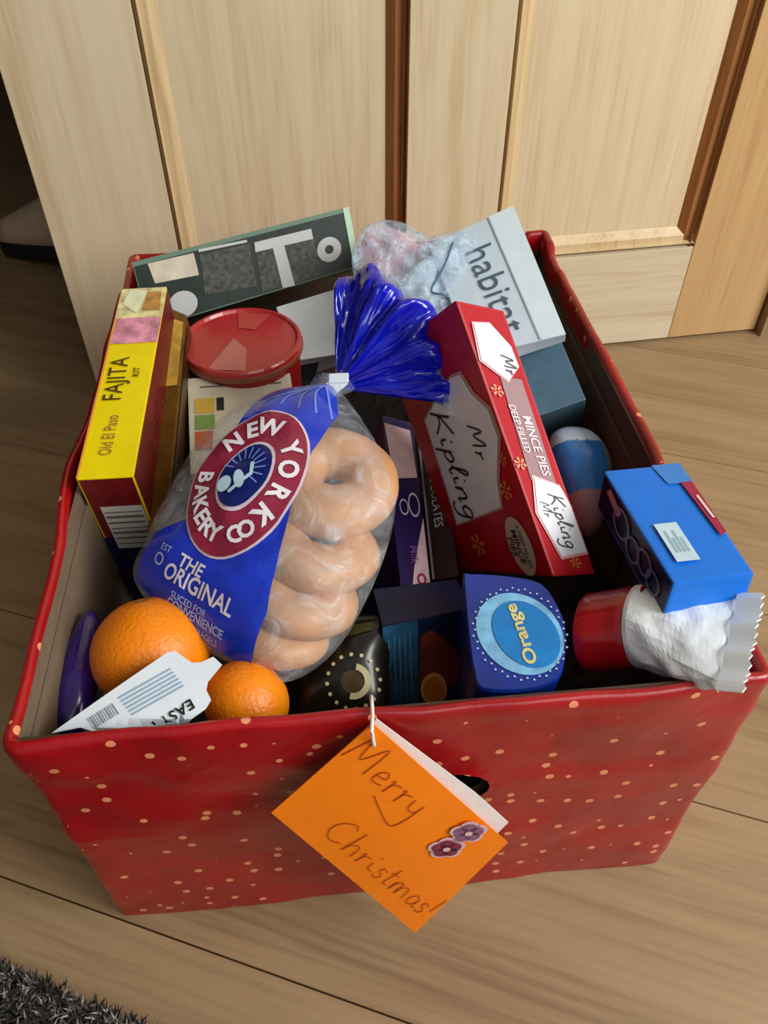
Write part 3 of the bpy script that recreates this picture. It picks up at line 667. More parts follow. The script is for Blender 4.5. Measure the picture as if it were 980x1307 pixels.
lab1 = [(.923, .80), (.933, .446), (.86, .17), (.791, .155), (.729, .487), (.791, .92)]
lw_ = mat('label_white', 'E4E6EE', .35); lp_ = mat('label_pink_edge', 'E8A8A8', .35)
for L_ in (lab2, lab1):
    cx_ = sum(p[0] for p in L_)/len(L_); cy_ = sum(p[1] for p in L_)/len(L_)
    c.poly('label_border', 'x1', [((u-cx_)*1.07+cx_, (v-cy_)*1.10+cy_) for u, v in L_], lp_, .0008); c.poly('side_label', 'x1', L_, lw_, .0012)
c.shape('lettering', 'x1', place(script('Kipling', .09, .2), .205*xa, .37*xb, .0092, 180), ink, .0016)
c.shape('lettering', 'x1', place(script('Mr', .09, .2), .25*xa, .66*xb, .0060, 180), ink, .0016)
c.shape('lettering', 'x1', place(script('Mr', .12, .2), .785*xa, .36*xb, .0075, 180), ink, .0016)
for u, v in ((.685, .80), (.42, .86), (.05, .4)): c.shape('snowflake', 'x1', flake(u*xa, v*xb, .0038), snow, .0010)
# ---- blue carton on the right
c = Carton('biscuit_carton', 'blue', 'bright blue carton with a white price sticker lying at the right rim', 'carton', {'*': blue_b, 'x0': mat('navy_picture', '0C1238', .35, var=.5, vs=60)}, drop=.60, bev=.0015)
bu, bv = c.L('z1')
c.poly('price_sticker', 'z1', [(.17, .135), (.46, .135), (.46, .45), (.17, .45)], mat('sticker_white', 'C4E0EC', .45), .0012)
for i in range(4): c.poly('print_line', 'z1', [(.24+i*.05, .2), (.255+i*.05, .2), (.255+i*.05, .38-(i % 2)*.06), (.24+i*.05, .38-(i % 2)*.06)], mat('sticker_ink', '8EB0BC', .5), .0017)
c.poly('red_label', 'z1', [(.89, .30), (.985, .33), (.985, .80), (.84, .80)], mat('label_red', 'A01848', .4), .0012)
c.poly('red_label_text', 'z1', [(.925, .45), (.96, .45), (.94, .66), (.905, .66)], mat('pink_white', 'E8D0D4', .4), .0017)
c.poly('pale_band', 'z1', [(.68, .8), (1, .8), (1, 1), (.62, 1)], mat('mid_blue_card', '3484D8', .35), .0006)
su, sv = c.L('x0')
sw = mat('silver_print', '60668A', .4)
for cx_, cy_, r_ in ((.36, .55, .011), (.55, .42, .009), (.70, .55, .009), (.83, .45, .008)):
    c.shape('logo_loop', 'x0', ring(cx_*su, cy_*sv, r_*.78, r_, 30, .8), sw, .0008)
c.poly('printed_photo', 'x0', [(.1, .7), (.3, .55), (.34, .75), (.15, .9)], mat('pink_photo', 'A86A74', .4, var=.3, vs=90), .0008)
# ---- purple and maroon bars in the middle
c = Carton('chocolate_box', 'purple', 'slim purple chocolate box with a pale pink end panel right of the bread bag', 'chocolate box', {'*': mat('deep_purple_card', '24104E', .35, var=.15)}, drop=1.3)
pp_ = mat('pale_pink_print', 'D8B8C0', .4, var=.12, vs=90)
c.poly('printed_panel', 'z1', [(.15, .61), (.93, .64), (.86, .94), (.02, .95)], pp_)
pu, pv = c.L('z1')
c.shape('oval_logo', 'z1', ring(.38*pu, .45*pv, .0026, .0032, 24, 2.0), greyw, .0008); c.shape('oval_logo', 'z1', ring(.72*pu, .47*pv, .0034, .0041, 24, 2.4), greyw, .0008)
c.text('Milk', 'z1', .55, .19, .008, -90, mat('violet_ink', '6A3A7A', .4), .0008)
c.poly('printed_panel', 'z1', [(.368, .01), (.99, .01), (.99, .40), (.508, .12)], pp_)
c.shape('printed_ring', 'z1', ring(.72*pu, .06*pv, .002, .0034, 20, 1.3), mat('label_red', 'A01848', .4), .0009)
c = Carton('chocolate_box', 'maroon', 'slim maroon black box with small white lettering squeezed beside the red mince pie carton', 'chocolate box', {'*': mat('maroon_black_card', '2A0A14', .4, var=.3)}, drop=1.3)
c.text('CHOCOLATES', 'z1', .5, .47, .0085, -90, greyw, .0008, bold=.0, sy=1.0)
c.poly('edge_line', 'z1', [(0, 0), (.09, 0), (.09, 1), (0, 1)], mat('edge_grey', '9A8E94', .4))
# ---- teal / navy box with orange print
c = Carton('chocolate_box', 'teal', 'teal and navy box with an orange segment picture behind the front rim', 'chocolate box', {'*': mat('navy_card_dark', '0E1640', .35, var=.2)}, drop=1.3)
c.poly('printed_panel', 'y0', [(0, .2), (0, 1), (.4, 1), (.36, .2)], mat('teal_print', '1E5272', .4, var=.5, vs=80))
c.poly('printed_panel', 'y0', [(.42, .86), (.55, .90), (.88, .66), (.89, .56), (.79, .42), (.38, .46)], mat('chocolate_print', '6A2A1C', .35, var=.3, vs=60), .0008)
tu, tv = c.L('y0')
c.shape('orange_print', 'y0', ell(.54*tu, .40*tv, .0078, .0115), mat('orange_print', 'E88A20', .35, var=.15, vs=50), .0012)
c.shape('orange_print', 'y0', ring(.54*tu, .40*tv, .0062, .0078, 30, 1.45), mat('orange_rim', 'F4B45C', .35), .0016)
for i in range(5): c.poly('print_line', 'y0', [(.05+i*.06, .3), (.062+i*.06, .3), (.07+i*.06, .9), (.055+i*.06, .9)], mat('teal_light', '4A7E98', .4, var=.5, vs=200), .0009)
# ---- chocolate orange box (hexagonal, seen from its end)
p0 = at(657, 807, .216); n = Vector((0, -.10, 1)).normalized(); e1 = Vector((1, 0, 0)); e2 = n.cross(e1)
def hexp(pts, dz=0): return [on(a, b_, p0, n)-n*dz for a, b_ in pts]
ho = [(591.5, 737), (599, 731), (650, 734), (690, 743), (710, 768), (722, 800), (721, 842), (712, 866), (682, 879), (654, 882), (614.5, 879), (605, 858), (598, 812)]
top = [v for v in catmull([(a, b_, 0) for a, b_ in ho], 3, True)]
tp = hexp([(v.x, v.y) for v in top]); cen = sum(tp, Vector())/len(tp); N = len(tp)
V = [cen+(v-cen)*.97+n*.0 for v in tp]+[v-n*.0015 for v in tp]+[cen-n*.09+(v-cen)*.93 for v in tp]
F = [[i for i in range(N)][::-1]]+[[j*N+i, j*N+(i+1) % N, (j+1)*N+(i+1) % N, (j+1)*N+i] for j in (0, 1) for i in range(N)]+[[2*N+i for i in range(N)]]
cb = cen-n*.09
hexo = link('chocolate_box', V, F, mat('royal_blue_card', '082C88', .3, var=.25, vs=40, coat=.3), loc=(cb.x, cb.y, min(v.z for v in V)))
tag(hexo, 'royal blue six sided chocolate box end with a light blue oval behind the front rim', 'chocolate box')
def hf(x, y, off): return p0+e1*x+e2*y+n*(off)
hx_ = lambda a, b_: ((on(a, b_, p0, n)-p0).dot(e1), (on(a, b_, p0, n)-p0).dot(e2))
ox, oy = hx_(663, 808)
stuck('oval_print', ell(ox, oy, .0215, .0248, 40, .35), hf, mat('pale_blue_print', '78B4DC', .35, var=.25, vs=150), hexo, .01, .0006)
stuck('oval_print', ell(ox+.003, oy-.001, .0160, .0205, 40, .35), hf, mat('azure_print', '1278C0', .35, var=.15, vs=70), hexo, .01, .0011)
dots = merge([ell(ox+(.0228+.0012*(i % 2))*math.cos(2*math.pi*i/46), oy+(.0260+.0012*(i % 2))*math.sin(2*math.pi*i/46), .0006, .0006, 6) for i in range(46)])
stuck('dotted_print', dots, hf, mat('pale_dots', 'A8C8E4', .4), hexo, .02, .0010)
stuck('lettering', place(text2d('Orange', .03, 0), ox+.0010, oy-.001, .0118, 97, .75), hf, mat('pale_yellow_print', 'CCC488', .4, var=.15, vs=90), hexo, .01, .0016)
# ---- dark packet with sun emblem
P = pillow_px([(372, 912), (385, 850), (410, 812), (450, 788), (492, 792), (497, 850), (492, 912), (430, 922)], .165, (-.1, -.45, .9), (440, 860), .014, .012, wr=.002, seed=3)
V, F = P.mesh(); pc = P.o
so = link('snack_packet', V, F, mat('black_olive_film', '16120A', .3, var=.4, vs=30, coat=.3), loc=(pc.x, pc.y, min(v.z for v in V)), smooth=True)
tag(so, 'black packet with a small cream sun emblem beside the satsuma', 'packet')
sx, sy_ = P.px(454, 873); cr = mat('sun_cream', 'C8BE8C', .4)
stuck('sun_emblem', ring(sx, sy_, .0062, .0096, 30, 1, 0, -1.9, 1.3), lambda x, y, o_: P.top(x, y, o_), cr, so, .006, .0012)
stuck('sun_emblem', ell(sx-.001, sy_, .0062, .0062, 24), lambda x, y, o_: P.top(x, y, o_), mat('sun_brown', '4A3A1C', .4), so, .006, .0010)
rays = merge([ell(sx+.0145*math.cos(2*math.pi*i/16), sy_+.0145*math.sin(2*math.pi*i/16), .0011, .0011, 8) for i in range(16)])
stuck('sun_rays', rays, lambda x, y, o_: P.top(x, y, o_), cr, so, .02, .0012)
ax, ay = P.px(450, 815)
stuck('olive_band', ([(ax-.017, ay-.004), (ax+.012, ay+.002), (ax+.013, ay+.007), (ax-.013, ay+.005)], [[0, 1, 2, 3]]), lambda x, y, o_: P.top(x, y, o_), mat('olive_print', '3A3814', .4), so, .005, .0010)
# ---- blue and white pouch behind
P = pillow_px([(703, 556), (745, 549), (775, 580), (780, 620), (762, 680), (735, 675), (715, 620)], .172, (.1, -.35, .9), (742, 605), .016, .014, wr=.0015, seed=5, nr=34, na=140)
V, F = P.mesh(); ia = P.px(740, 573)[1]; ib = P.px(740, 636)[1]; ic = P.px(766, 600)[0]
fm = []
for f in F:
    q = sum((V[i] for i in f), Vector())/len(f); d = q-P.o; x_, y_ = d.dot(P.e1), d.dot(P.e2)
    fm.append(1 if y_ > ia else (2 if y_ < ib else (3 if x_ > ic else 0)))
so = link('food_pouch', V, F, [mat('sky_blue_film', '2E74BC', .25, var=.25, vs=40, coat=.3), mat('silver_white_film', 'B8C8D8', .3), mat('flesh_print', 'A07A78', .35), mat('beige_film', '8E8870', .35)], loc=(P.o.x, P.o.y, min(v.z for v in V)), smooth=True, fm=fm)
tag(so, 'soft blue and white pouch in the gap below the grey blue box', 'pouch')
# ---- purple packet at the left front
P = pillow_px([(66, 925), (78, 850), (98, 800), (114, 778), (128, 800), (126, 860), (112, 925), (88, 945)], .185, (.15, -.2, .95), (100, 862), .012, .012, wr=.0012, seed=8)
V, F = P.mesh()
so = link('sweet_packet', V, F, mat('purple_film', '2E1268', .22, var=.2, vs=30, coat=.5), loc=(P.o.x, P.o.y, min(v.z for v in V)), smooth=True)
tag(so, 'dark purple shiny packet in the front left corner of the box', 'packet')
# ---- oranges
def orange(px, py, z, r, label, seed, stem):
    c = at(px, py, z); V = []; F = []; nu, nv = 48, 30
    for j in range(nv+1):
        th_ = math.pi*j/nv
        for i in range(nu):
            ph = 2*math.pi*i/nu; d = Vector((math.sin(th_)*math.cos(ph), math.sin(th_)*math.sin(ph), math.cos(th_)))
            rr = r*(1-.05*abs(d.z)**2+.012*noise.noise(d*2+Vector((seed, 0, 0)))-.06*math.exp(-(th_/.16)**2)); V.append(d*rr)
    for j in range(nv):
        for i in range(nu): F.append([j*nu+i, (j+1)*nu+i, (j+1)*nu+(i+1) % nu, j*nu+(i+1) % nu])
    rt = Vector(stem).to_track_quat('Z', 'Y').to_matrix(); V = [c+rt @ v for v in V]
    o = link('orange', V, F, orm, loc=(c.x, c.y, c.z-r), smooth=True); tag(o, label, 'orange', 'citrus fruit in the box')
    s_ = [c+rt @ v for v in lathe([(.0018, r*.90), (.0024, r*.905), (.0012, r*.93)], Vector((0, 0, 0)), 10)[0]]; link('stem_button', s_, lathe([(1, 0), (1, 1), (1, 2)], Vector((0, 0, 0)), 10)[1], mat('stem_green', '6A6A30', .7), o)
orm = mat('orange_peel', 'FA8A08', .38, var=.10, vs=25, bump=.35, bs=420, sub=.05)
orange(193, 833, .192, .0315, 'larger orange at the left, partly covered by the white citrus label', 1, (-.1, .5, .6))
orange(315, 896, .186, .0225, 'smaller orange peeking over the front rim beside the bread bag', 4, (.5, .3, .2))
# ---- white citrus label
lp = [Vector(p) for p in D['lab']]; nl = Vector((-.05, -.35, .93)).normalized(); dn = lp[-1]-lp[0]
lp = lp+[lp[-1]+Vector((-.006, -.0, -.004))+Vector((0, .004, -.0045)), lp[0]+Vector((.003, .004, -.006))]
lo = lp[0]; le1 = (lp[1]-lp[0]).normalized(); le1 = (le1-nl*le1.dot(nl)).normalized(); le2 = nl.cross(le1)
o2 = [((p-lo).dot(le1), (p-lo).dot(le2)) for p in lp[:12]]
o2 = o2+[(o2[-1][0]-.012, o2[-1][1]-.0035), (o2[0][0]+.012, o2[0][1]-.006)]
def lf(x, y, off):
    p = lo+le1*x+le2*y+nl*(off+.0006*math.sin(x*60))
    if p.y < .0092: p.z -= (.0092-p.y)*2.2; p.y = .0092+(off*.8)   # the lower edge tucks down behind the front rim
    return p
v2, f2 = refine(o2, [list(range(len(o2)))], .008)
n2 = len(v2); V = [lf(x, y, .0004) for x, y in v2]+[lf(x, y, -.0004) for x, y in v2]
bd = {}
for f in f2:
    for i in range(len(f)): e = (f[i], f[(i+1) % len(f)]); bd[e] = 1
ed = [e for e in bd if (e[1], e[0]) not in bd]
F = f2+[[q+n2 for q in f[::-1]] for f in f2]+[[a, b_, b_+n2, a+n2][::-1] for a, b_ in ed]
lab = link('citrus_label', V, F, mat('label_card_white', 'E2ECF4', .35), loc=sum(V, Vector())/len(V))
tag(lab, 'white pointed label with barcode lying on the larger orange at the front left', 'label')
lq = lambda px, py: ((on(px, py, lo, nl)-lo).dot(le1), (on(px, py, lo, nl)-lo).dot(le2))
def lquad(pxs, M_, name, off=.0010): stuck(name, ([lq(*p) for p in pxs], [list(range(len(pxs)))]), lf, M_, lab, .01, off)
bar = mat('barcode_grey', '6E7C88', .5); txt_ = mat('fine_print', '9AB4C8', .5)
for i in range(11):
    a = (112+i*3.1, 918-i*1.9); w_ = (.9, 1.6, 1.2)[i % 3]; lquad([(a[0], a[1]), (a[0]+w_, a[1]-.6), (a[0]+w_+9, a[1]+13), (a[0]+9, a[1]+13.6)], bar, 'barcode_line')
for i in range(6):
    s0 = (152+i*3.4, 894+i*4.2-3); lquad([(s0[0], s0[1]), (s0[0]+66, s0[1]-38), (s0[0]+67.2, s0[1]-36.2), (s0[0]+1.2, s0[1]+1.8)], txt_, 'print_line')
tx, ty_ = lq(205, 919); a0_ = lq(236, 897); a1_ = lq(180, 934); an = math.degrees(math.atan2(a1_[1]-a0_[1], a1_[0]-a0_[0]))
stuck('lettering', place(text2d('EASY PEEL', .02, 0, 1.1), tx-.001, ty_-.002, .0072, an), lf, black_m, lab, .01, .0012)
# ---- red roll with white twisted end
A_ = at(752, 808, .198); B_ = at(822, 814, .209); B_.y = A_.y-.006; Cc = at(932, 818, .2345)
secs = []; Rr = .0215
kt, kb = at(945, 757, .241), at(917, 881, .2335)
cv = (kt-kb); cl = cv.length; cv.normalize(); axd = (Cc-A_).normalized(); nn_ = axd.cross(cv).normalized(); up_ = nn_.cross(axd).normalized()
def rollsec(c, r1, r2, n=28, wr=0, sd_=0):
    q = []
    for i in range(n):
        a = 2*math.pi*i/n; w = 1+wr*noise.noise(Vector((math.cos(a)*3, math.sin(a)*3, sd_))); q.append(c+up_*math.cos(a)*r1*w+nn_*math.sin(a)*r2*w)
    return q
roll = empty('biscuit_roll', ((A_.x+B_.x)/2, A_.y, A_.z-Rr)); tag(roll, 'red biscuit roll with a crumpled white sealed end below the bright blue carton', 'roll')
ss = [rollsec(A_.lerp(B_, t), Rr*s_, Rr*s_, 28, .03, t*3) for t, s_ in ((0, .9), (.03, .98), (.06, 1), (.3, 1), (.55, 1), (.8, 1), (1.25, 1))]
link('red_wrapper', *loft(ss), mat('roll_red', '9A0C18', .25, var=.3, vs=35, coat=.4), roll, smooth=True)
ss = []
for i in range(22):
    t = i/21; c_ = B_.lerp(Cc, t); r1 = Rr*1.03+(cl/2-Rr*1.03)*t**1.3; r2 = Rr*1.03*(1-t)**.75+.0009
    if i == 0: r1 = r2 = Rr*1.02
    ss.append(rollsec(c_, r1, r2, 40, .16*t**.5, t*5))
wht = mat('white_foil', 'EEF6FA', .3, bump=.8, bs=60, var=.04)
link('white_end', *loft(ss), wht, roll, smooth=False)
V = []; F = []; nz_ = 26
for i in range(nz_+1):
    t = i/nz_; p = kb.lerp(kt, t)+nn_*.0012*math.sin(t*22); z_ = .0105+(.0014 if i % 2 else 0)
    V += [p-axd*.001+nn_*.0005, p+axd*z_+nn_*.0005, p+axd*z_-nn_*.0005, p-axd*.001-nn_*.0005]
for i in range(nz_):
    for j in range(4): F.append([4*i+j, 4*i+(j+1) % 4, 4*i+4+(j+1) % 4, 4*i+4+j])
F += [[3, 2, 1, 0], [4*nz_+q for q in range(4)]]
link('crimped_seal', V, F, mat('white_seal', 'F2FAFC', .35), roll)

# ---- bread bag
BO = Vector((-.0676, .115, .2228)); E1 = Vector((.8633, -.5043, .0185)); E2 = Vector((.4635, .8069, .3662)); NN = Vector((-.1996, -.3076, .9304))
outl = [(-.0023, .1081), (.0150, .0985), (.0437, .0746), (.0608, .0534), (.0686, .0234), (.0697, -.0117), (.0651, -.0419), (.052, -.0624), (.0345, -.0683), (-.0115, -.0641), (-.0585, -.0469), (-.0650, -.0245), (-.0680, .0217), (-.0636, .0551), (-.0528, .0782), (-.0329, .0951), (-.0147, .1037)]
bag = Pillow(BO+NN*-.006, E1, E2, NN, outl, (.003, .018), .038, .019, wr=.0035, ws=30, pw=.55, seed=11, nr=22, na=120)
V, F = bag.mesh()
bread = empty('bread_bag', BO-Vector((0, 0, .05))); tag(bread, 'clear bag of bagels with blue print and round red logo, on top', 'bread bag')
link('clear_film', V, F, film('clear_film', 'E8F0F8', .17, .10, .9, 40), bread, smooth=True)
crust = mat('bagel_crust', 'CC9664', .45, var=.22, vs=28, bump=.15, bs=120, sub=.1)
def bagel(cx, cy, hgt, R_, r_, tx_, ty, label, seed):
    # torus, tilted about E1 (tx) and E2 (ty)
    M3 = Matrix((E1, E2, NN)).transposed(); rot = Matrix.Rotation(math.radians(tx_), 3, 'X') @ Matrix.Rotation(math.radians(ty), 3, 'Y')
    V = []; F = []; nu, nv = 44, 20; c = bag.o+E1*cx+E2*cy+NN*hgt
    for i in range(nu):
        a = 2*math.pi*i/nu
        for j in range(nv):
            b_ = 2*math.pi*j/nv; rr = r_*(1+.08*noise.noise(Vector((math.cos(a)*1.6, math.sin(a)*1.6, seed+math.sin(b_)))))
            p = Vector(((R_+rr*math.cos(b_))*math.cos(a), (R_+rr*math.cos(b_))*math.sin(a), rr*math.sin(b_)*.86)); V.append(c+M3 @ (rot @ p))
    for i in range(nu):
        for j in range(nv): F.append([i*nv+j, ((i+1) % nu)*nv+j, ((i+1) % nu)*nv+(j+1) % nv, i*nv+(j+1) % nv])
    o = link('bagel', V, F, crust, loc=(c.x, c.y, min(v.z for v in V)), smooth=True); tag(o, label, 'bagel', 'bagels in the clear bag')
bagel(.0245, .0470, .004, .0220, .0165, -18, 10, 'topmost bagel in the bag, its hole facing up', 1)
bagel(.0315, .0090, .001, .0205, .0150, -38, 10, 'second bagel from the top of the bag', 2)
bagel(.0340, -.0195, -.001, .0185, .0138, -44, 10, 'third bagel from the top of the bag', 3)
bagel(.0310, -.0405, -.004, .0155, .0115, -40, 10, 'bottom bagel in the bag, nearest the front rim', 4)
tf = lambda x, y, o_: bag.top(x, y, o_)
bp_ = [(-.0025, .1055), (.0055, .1000), (.0180, .080), (.0180, .050), (.026, .0), (.0330, -.040), (.0300, -.0665), (.008, -.0648), (-.030, -.0550), (-.0545, -.0462), (-.0500, -.020), (-.025, -.005), (-.030, .04), (-.0330, .0700), (-.0300, .0880), (-.0180, .0995)]
stuck('printed_label', (bp_, [list(range(len(bp_)))]), tf, blue_p, bread, .006, .0008)
lcx, lcy, la, lb, lr = -.0075, .0215, .0300, .0450, .0
lm_ = mat('logo_red', '8E2440', .3, var=.15, vs=60, coat=.3)
stuck('logo_ring', ell(lcx, lcy, la+.0012, lb+.0012, 48), tf, mat('logo_pale', 'D8C8D4', .3), bread, .006, .0014)
stuck('logo_ring', ell(lcx, lcy, la, lb, 48), tf, lm_, bread, .006, .0020)
stuck('logo_centre', ell(lcx, lcy+.001, la*.5, lb*.5, 36), tf, mat('logo_pale', 'D8C8D4', .3), bread, .006, .0026)
stuck('logo_centre', ell(lcx, lcy+.001, la*.455, lb*.455, 36), tf, mat('logo_navy', '10206C', .3), bread, .006, .0032)
lw2 = mat('logo_white', 'E6E2EA', .35)
pl_s = merge([ribbon(catmull([(-.001, .100, 0), (-.004-.0075*q_, .088-.004*q_, 0), (-.004-.0125*q_+.006, .074-.001*q_, 0)], 5), .0011) for q_ in (-1.2, -.5, .3, 1.2, 2.2)])
stuck('printed_pleat', pl_s, tf, mat('pleat_blue', '6C8CE4', .3), bread, .006, .0012)
# torch rays and figure shapes in the middle of the logo
rays = merge([ribbon([(lcx-.002+.006*math.cos(a), lcy+.003+.008*math.sin(a)), (lcx-.002+.0125*math.cos(a), lcy+.003+.0155*math.sin(a))], .0009) for a in [math.radians(-20+i*20) for i in range(11)]])
stuck('logo_rays', rays, tf, mat('logo_skyblue', '6C90E0', .35), bread, .006, .0038)
stuck('logo_figure', merge([ell(lcx-.008, lcy-.008, .004, .005, 14), ell(lcx-.001, lcy-.003, .003, .006, 14, .6), ribbon([(lcx-.003, lcy-.012), (lcx+.004, lcy+.002), (lcx+.001, lcy+.009)], .0022)]), tf, mat('logo_ice', 'B8D8E8', .35), bread, .006, .0040)
def arc_text(s, a0, a1, size, flip=False):
    for i, ch in enumerate(s):
        if ch == ' ': continue
        t = a0+(a1-a0)*(i/(len(s)-1)); a = math.radians(t); x_ = lcx+la*.755*math.cos(a); y_ = lcy+lb*.755*math.sin(a)
        stuck('letter', place(text2d(ch, .035), x_, y_, size, (t+90 if flip else t-90)), tf, lw2, bread, .005, .0028)
arc_text('NEW YORK', 146, -30, .0142)
arc_text('BAKERY CO', 190, 308, .0122, True)
stuck('lettering', place(text2d('THE', .02), -.0165, -.0315, .0095, -10), tf, lw2, bread, .005, .0016)
stuck('lettering', place(text2d('ORIGINAL', .02, 0, 1.0), -.0085, -.0410, .0105, -10, 1.1), tf, lw2, bread, .005, .0016)
stuck('lettering', place(text2d('SLICED FOR', .01), -.012, -.0495, .0045, -10), tf, mat('pale_blue_ink', 'A8C0EC', .35), bread, .005, .0016)
stuck('lettering', place(text2d('CONVENIENCE', .02), -.007, -.0545, .0056, -10), tf, MT['pale_blue_ink'], bread, .005, .0016)
stuck('lettering', place(text2d('WITH 5 BAGELS', .0), -.005, -.0600, .0040, -10), tf, MT['pale_blue_ink'], bread, .005, .0016)
stuck('lettering', place(text2d('EST', .0), -.035, -.027, .0048, -10), tf, MT['pale_blue_ink'], bread, .005, .0016)
stuck('printed_swirl', ring(-.038, -.033, .0022, .0032, 16), tf, MT['pale_blue_ink'], bread, .005, .0016)
# gathered blue top of the bag: pleated funnel opening from the tie
NK = bag.top(-.001, .1075)
def fan(R0, R1, depth, phi0, phi1, pleat, amp, seed, tsteps=16, steps=110, lift=0., a_=None):
    """folded sheet spreading from the neck"""
    V = []; F = []
    for i in range(steps+1):
        s_ = i/steps; ph = math.radians(phi0+(phi1-phi0)*s_)
        rimr = R1*(1+.06*noise.noise(Vector((s_*6, seed, 0)))+a_(s_))
        for j in range(tsteps+1):
            t = j/tsteps; r = R0+(rimr-R0)*t
            d = CAMX*math.cos(ph)+CAMY*math.sin(ph)
            w = amp*t**.8*(math.sin(s_*pleat*2*math.pi+seed+2*noise.noise(Vector((s_*5, t*1.3, seed))))+1.0*noise.noise(Vector((s_*16, t*5, seed)))+.5*noise.noise(Vector((s_*40, t*9, seed))))
            arch = depth*math.sin(math.pi*min(1, max(0, s_)))*(t**.6)
            curl = max(0, (t-.8)/.2)**2
            V.append(NK+d*r*(1-.05*curl)+CAMZ*(arch+w+lift*t-.010*curl))
    for i in range(steps):
        for j in range(tsteps): a = i*(tsteps+1)+j; F.append([a, a+tsteps+1, a+tsteps+2, a+1])
    return V, F
CAMX = Vector((.985, -.10, .14)).normalized(); CAMZ = Vector((-.12, -.62, .78)).normalized(); CAMZ = (CAMZ-CAMX*CAMZ.dot(CAMX)).normalized(); CAMY = CAMZ.cross(CAMX)
sh_ = lambda s_: .10*math.exp(-((s_-.85)/.12)**2)+.0*s_+.03*math.sin(s_*17)+.02*math.sin(s_*31)
V1, F1 = fan(.003, .074, .022, -14, 86, 4, .0055, 1, a_=sh_)
V2, F2 = fan(.003, .072, -.014, 86, -14, 5, .0040, 5, a_=lambda s_: sh_(1-s_))
top_o = link('gathered_top', *merge([(V1, F1), (V2, F2)]), blue_s, bread, smooth=True)
V3, F3 = fan(.060, .083, .016, -20, 60, 9, .004, 2, a_=lambda s_: .05*math.sin(s_*17), tsteps=6)
link('clear_top_edge', V3, F3, MT['clear_film'], bread, smooth=True)
# neck and white clip
link('gathered_neck', *tube([bag.top(-.001, .098), NK, NK+(CAMX+CAMY*.6)*.008], [.009, .0055, .008], 14), MT['clear_film'], bread, smooth=True)
cl_c = NK+CAMZ*.006
Mx = Matrix((CAMX, CAMY, CAMZ)).transposed().to_4x4(); Mx.translation = cl_c; Mx = Mx @ Matrix.Rotation(.6, 4, 'Z')
clip = link('bag_clip', *boxv(-.0075, .0075, -.0045, .0045, -.0008, .0008, bev=.0006, fr=Mx), mat('clip_white', 'E4EEF4', .4), bread)
link('bag_clip_tab', *boxv(-.003, .003, -.010, .002, .0009, .002, bev=.0005, fr=Mx @ Matrix.Translation((.002, .004, 0)) @ Matrix.Rotation(.9, 4, 'Z')), MT['clip_white'], clip)
# ---- clear cellophane gift bag with pink tissue at the back
P = pillow_px([(450, 345), (456, 300), (480, 283), (510, 284), (548, 302), (585, 296), (612, 312), (614, 372), (604, 425), (575, 460), (530, 440), (478, 400)], .262, (0, -.7, .7), (528, 352), .016, .012, wr=.010, ws=45, seed=14, nr=20, na=90)
cell = empty('cellophane_bag', P.o-Vector((0, 0, .03))); tag(cell, 'crumpled clear cellophane bag with pink tissue left of the pale blue white box', 'cellophane bag')
V, F = P.mesh(); link('cellophane', V, F, film('cellophane', 'D0E6F8', .34, .16, .9, 55), cell, smooth=True)
P2 = pillow_px([(458, 345), (464, 303), (484, 292), (512, 296), (536, 318), (528, 348), (500, 372), (474, 365)], .258, (0, -.7, .7), (496, 332), .010, .008, wr=.006, ws=60, seed=4)
V, F = P2.mesh(); link('pink_tissue', V, F, mat('pink_tissue', 'D88A86', .8, var=.15, vs=50), cell, smooth=True)
P3 = pillow_px([(505, 395), (520, 350), (560, 322), (590, 330), (596, 370), (575, 405), (540, 415)], .254, (0, -.7, .7), (552, 368), .010, .008, wr=.006, ws=60, seed=6)
V, F = P3.mesh(); link('white_tissue', V, F, mat('white_tissue', 'C4DCE8', .7, var=.1, vs=50), cell, smooth=True)
link('drawstring', *tube(catmull([P.top(*P.px(574, 318))+P.n*.002, P.top(*P.px(562, 350))+P.n*.002, P.top(*P.px(547, 378))+P.n*.003, P.top(*P.px(562, 384))+P.n*.003, P.top(*P.px(578, 392))+P.n*.003], 5), .0009, 6), mat('blue_grey_string', '4E7488', .6), cell)
# ---- orange gift tag
TQ = [Vector(p) for p in ([-.0145, -.0081, .2279], [-.0662, -.0159, .1648], [.0072, -.0350, .0216+.004], [.0567, -.0227, .1165])]
tn = (TQ[1]-TQ[0]).cross(TQ[3]-TQ[0]).normalized()
if tn.y > 0: tn = -tn
TU = (TQ[3]-TQ[0]).length; TV = (TQ[1]-TQ[0]).length
def tfn(x, y, off):   # x along the top right edge (fold), y towards the left corner
    u, v = x/TU, y/TV; return TQ[0]*(1-u)*(1-v)+TQ[3]*u*(1-v)+TQ[2]*u*v+TQ[1]*(1-u)*v+tn*(off+.0012*math.sin(math.pi*u)*math.sin(math.pi*v))
gt = empty('gift_tag', (TQ[0]+TQ[2])/2); tag(gt, 'orange handwritten Merry Christmas card hanging on the front of the red box', 'gift tag')
def sheet(f, nx=10, ny=10, th_=.0005, sx=TU, sy=TV):
    V = []; F = []
    for s_ in (0, 1):
        for j in range(ny+1):
            for i in range(nx+1): V.append(f(sx*i/nx, sy*j/ny, -s_*th_))
    n_ = (nx+1)*(ny+1)
    for j in range(ny):
        for i in range(nx): a = j*(nx+1)+i; q = [a, a+1, a+nx+2, a+nx+1]; F += [q, [n_+w for w in q[::-1]]]
    B = [i for i in range(nx)]+[(j+1)*(nx+1)-1 for j in range(ny)]+[ny*(nx+1)+i for i in range(nx, 0, -1)]+[j*(nx+1) for j in range(ny, 0, -1)]
    for i in range(len(B)): a, b_ = B[i], B[(i+1) % len(B)]; F.append([b_, a, a+n_, b_+n_])
    return V, F
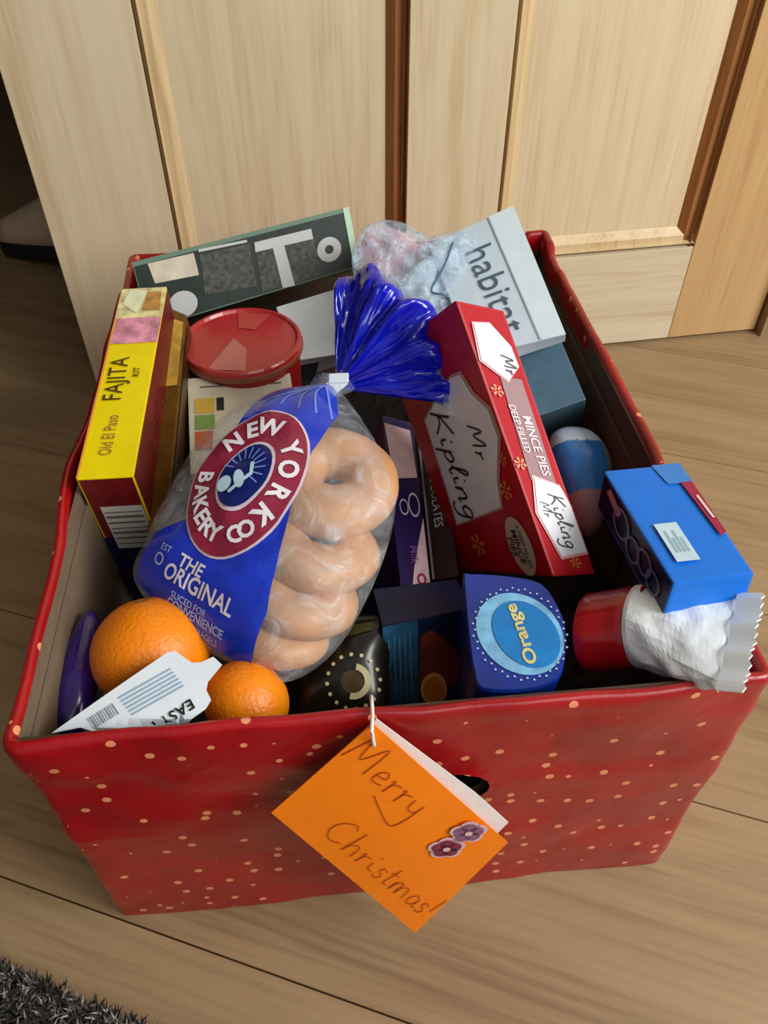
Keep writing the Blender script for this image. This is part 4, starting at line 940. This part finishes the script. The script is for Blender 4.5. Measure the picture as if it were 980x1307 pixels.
link('front_page', *sheet(tfn), mat('orange_paper', 'FF8400', .55, var=.04), gt)
def tback(x, y, off):
    p = tfn(x*.90+.004, y*.93, off); t = max(0, 1-y/TV); return p+Vector((.0050*t*min(1, x/TU*1.4), .0015+.003*t, .0050*t*min(1, x/TU*1.4)))
link('back_page', *sheet(tback), mat('white_paper', 'E8E0DC', .6), gt)
pen = mat('red_pen', 'A03C08', .5)
# writing follows the long side, downwards to the right
def tw(s, px_, py_, size, M_=pen, w=.033, sl=.2, sp=0):
    g = on(px_, py_, TQ[0], tn)-TQ[0]; ex = (TQ[3]-TQ[0]).normalized(); ey = (TQ[1]-TQ[0]); ey = (ey-ex*ey.dot(ex)).normalized(); sk = (TQ[1]-TQ[0]).normalized().dot(ex)
    yv = g.dot(ey)/math.sqrt(1-sk*sk); xv = g.dot(ex)-yv*sk
    v, f = place(script(s, w, sl), 0, 0, size, 0); v = [(xv+a, yv-b_) for a, b_ in v]
    f = [q[::-1] for q in f]
    stuck('handwriting', (v, f), tfn, M_, gt, .01, .0006)
tw('Merry', 497, 990, .0205)
tw('Christmas!', 490, 1095, .0190)
stp = lambda a, b_: (lambda g: g)(on(a, b_, TQ[0], tn))
ex = (TQ[3]-TQ[0]).normalized(); ey = tn.cross(ex)
def tflat(x, y, off): return TQ[0]+ex*x+ey*y+tn*(off+.0016)
for (a, b_, r_, cc) in ((569, 1078, .0095, '7C2A44'), (597, 1058, .0095, '8A5A78')):
    g = on(a, b_, TQ[0], tn)-TQ[0]; gx, gy = g.dot(ex), g.dot(ey)
    s_ = stuck('sticker', merge([ell(gx+r_*.55*math.cos(i*1.257), gy+r_*.55*math.sin(i*1.257), r_*.55, r_*.55, 14) for i in range(5)]+[ell(gx, gy, r_*.7, r_*.7)]), tflat, mat('sticker_pink', 'E0B8B8', .4), gt, .01, .0005)
    stuck('sticker_print', merge([ell(gx+r_*.45*math.cos(i*1.257), gy+r_*.45*math.sin(i*1.257), r_*.42, r_*.42, 14) for i in range(5)]), tflat, mat('sticker_'+cc, cc, .4, var=.3, vs=300), s_, .01, .0009)
    stuck('sticker_print', ell(gx, gy, r_*.22, r_*.22, 14), tflat, MT['sticker_pink'], s_, .01, .0013)
st = [Vector((-.0135, .010, .2215)), Vector((-.0138, .004, .2262)), Vector((-.0140, -.002, .2262)), tfn(.005, .005, .0015)+Vector((0, 0, .006)), tfn(.010, .008, .001)]
link('string', *tube(catmull(st, 6), .0009, 7), mat('white_string', 'F0E4E0', .7), gt, smooth=True)
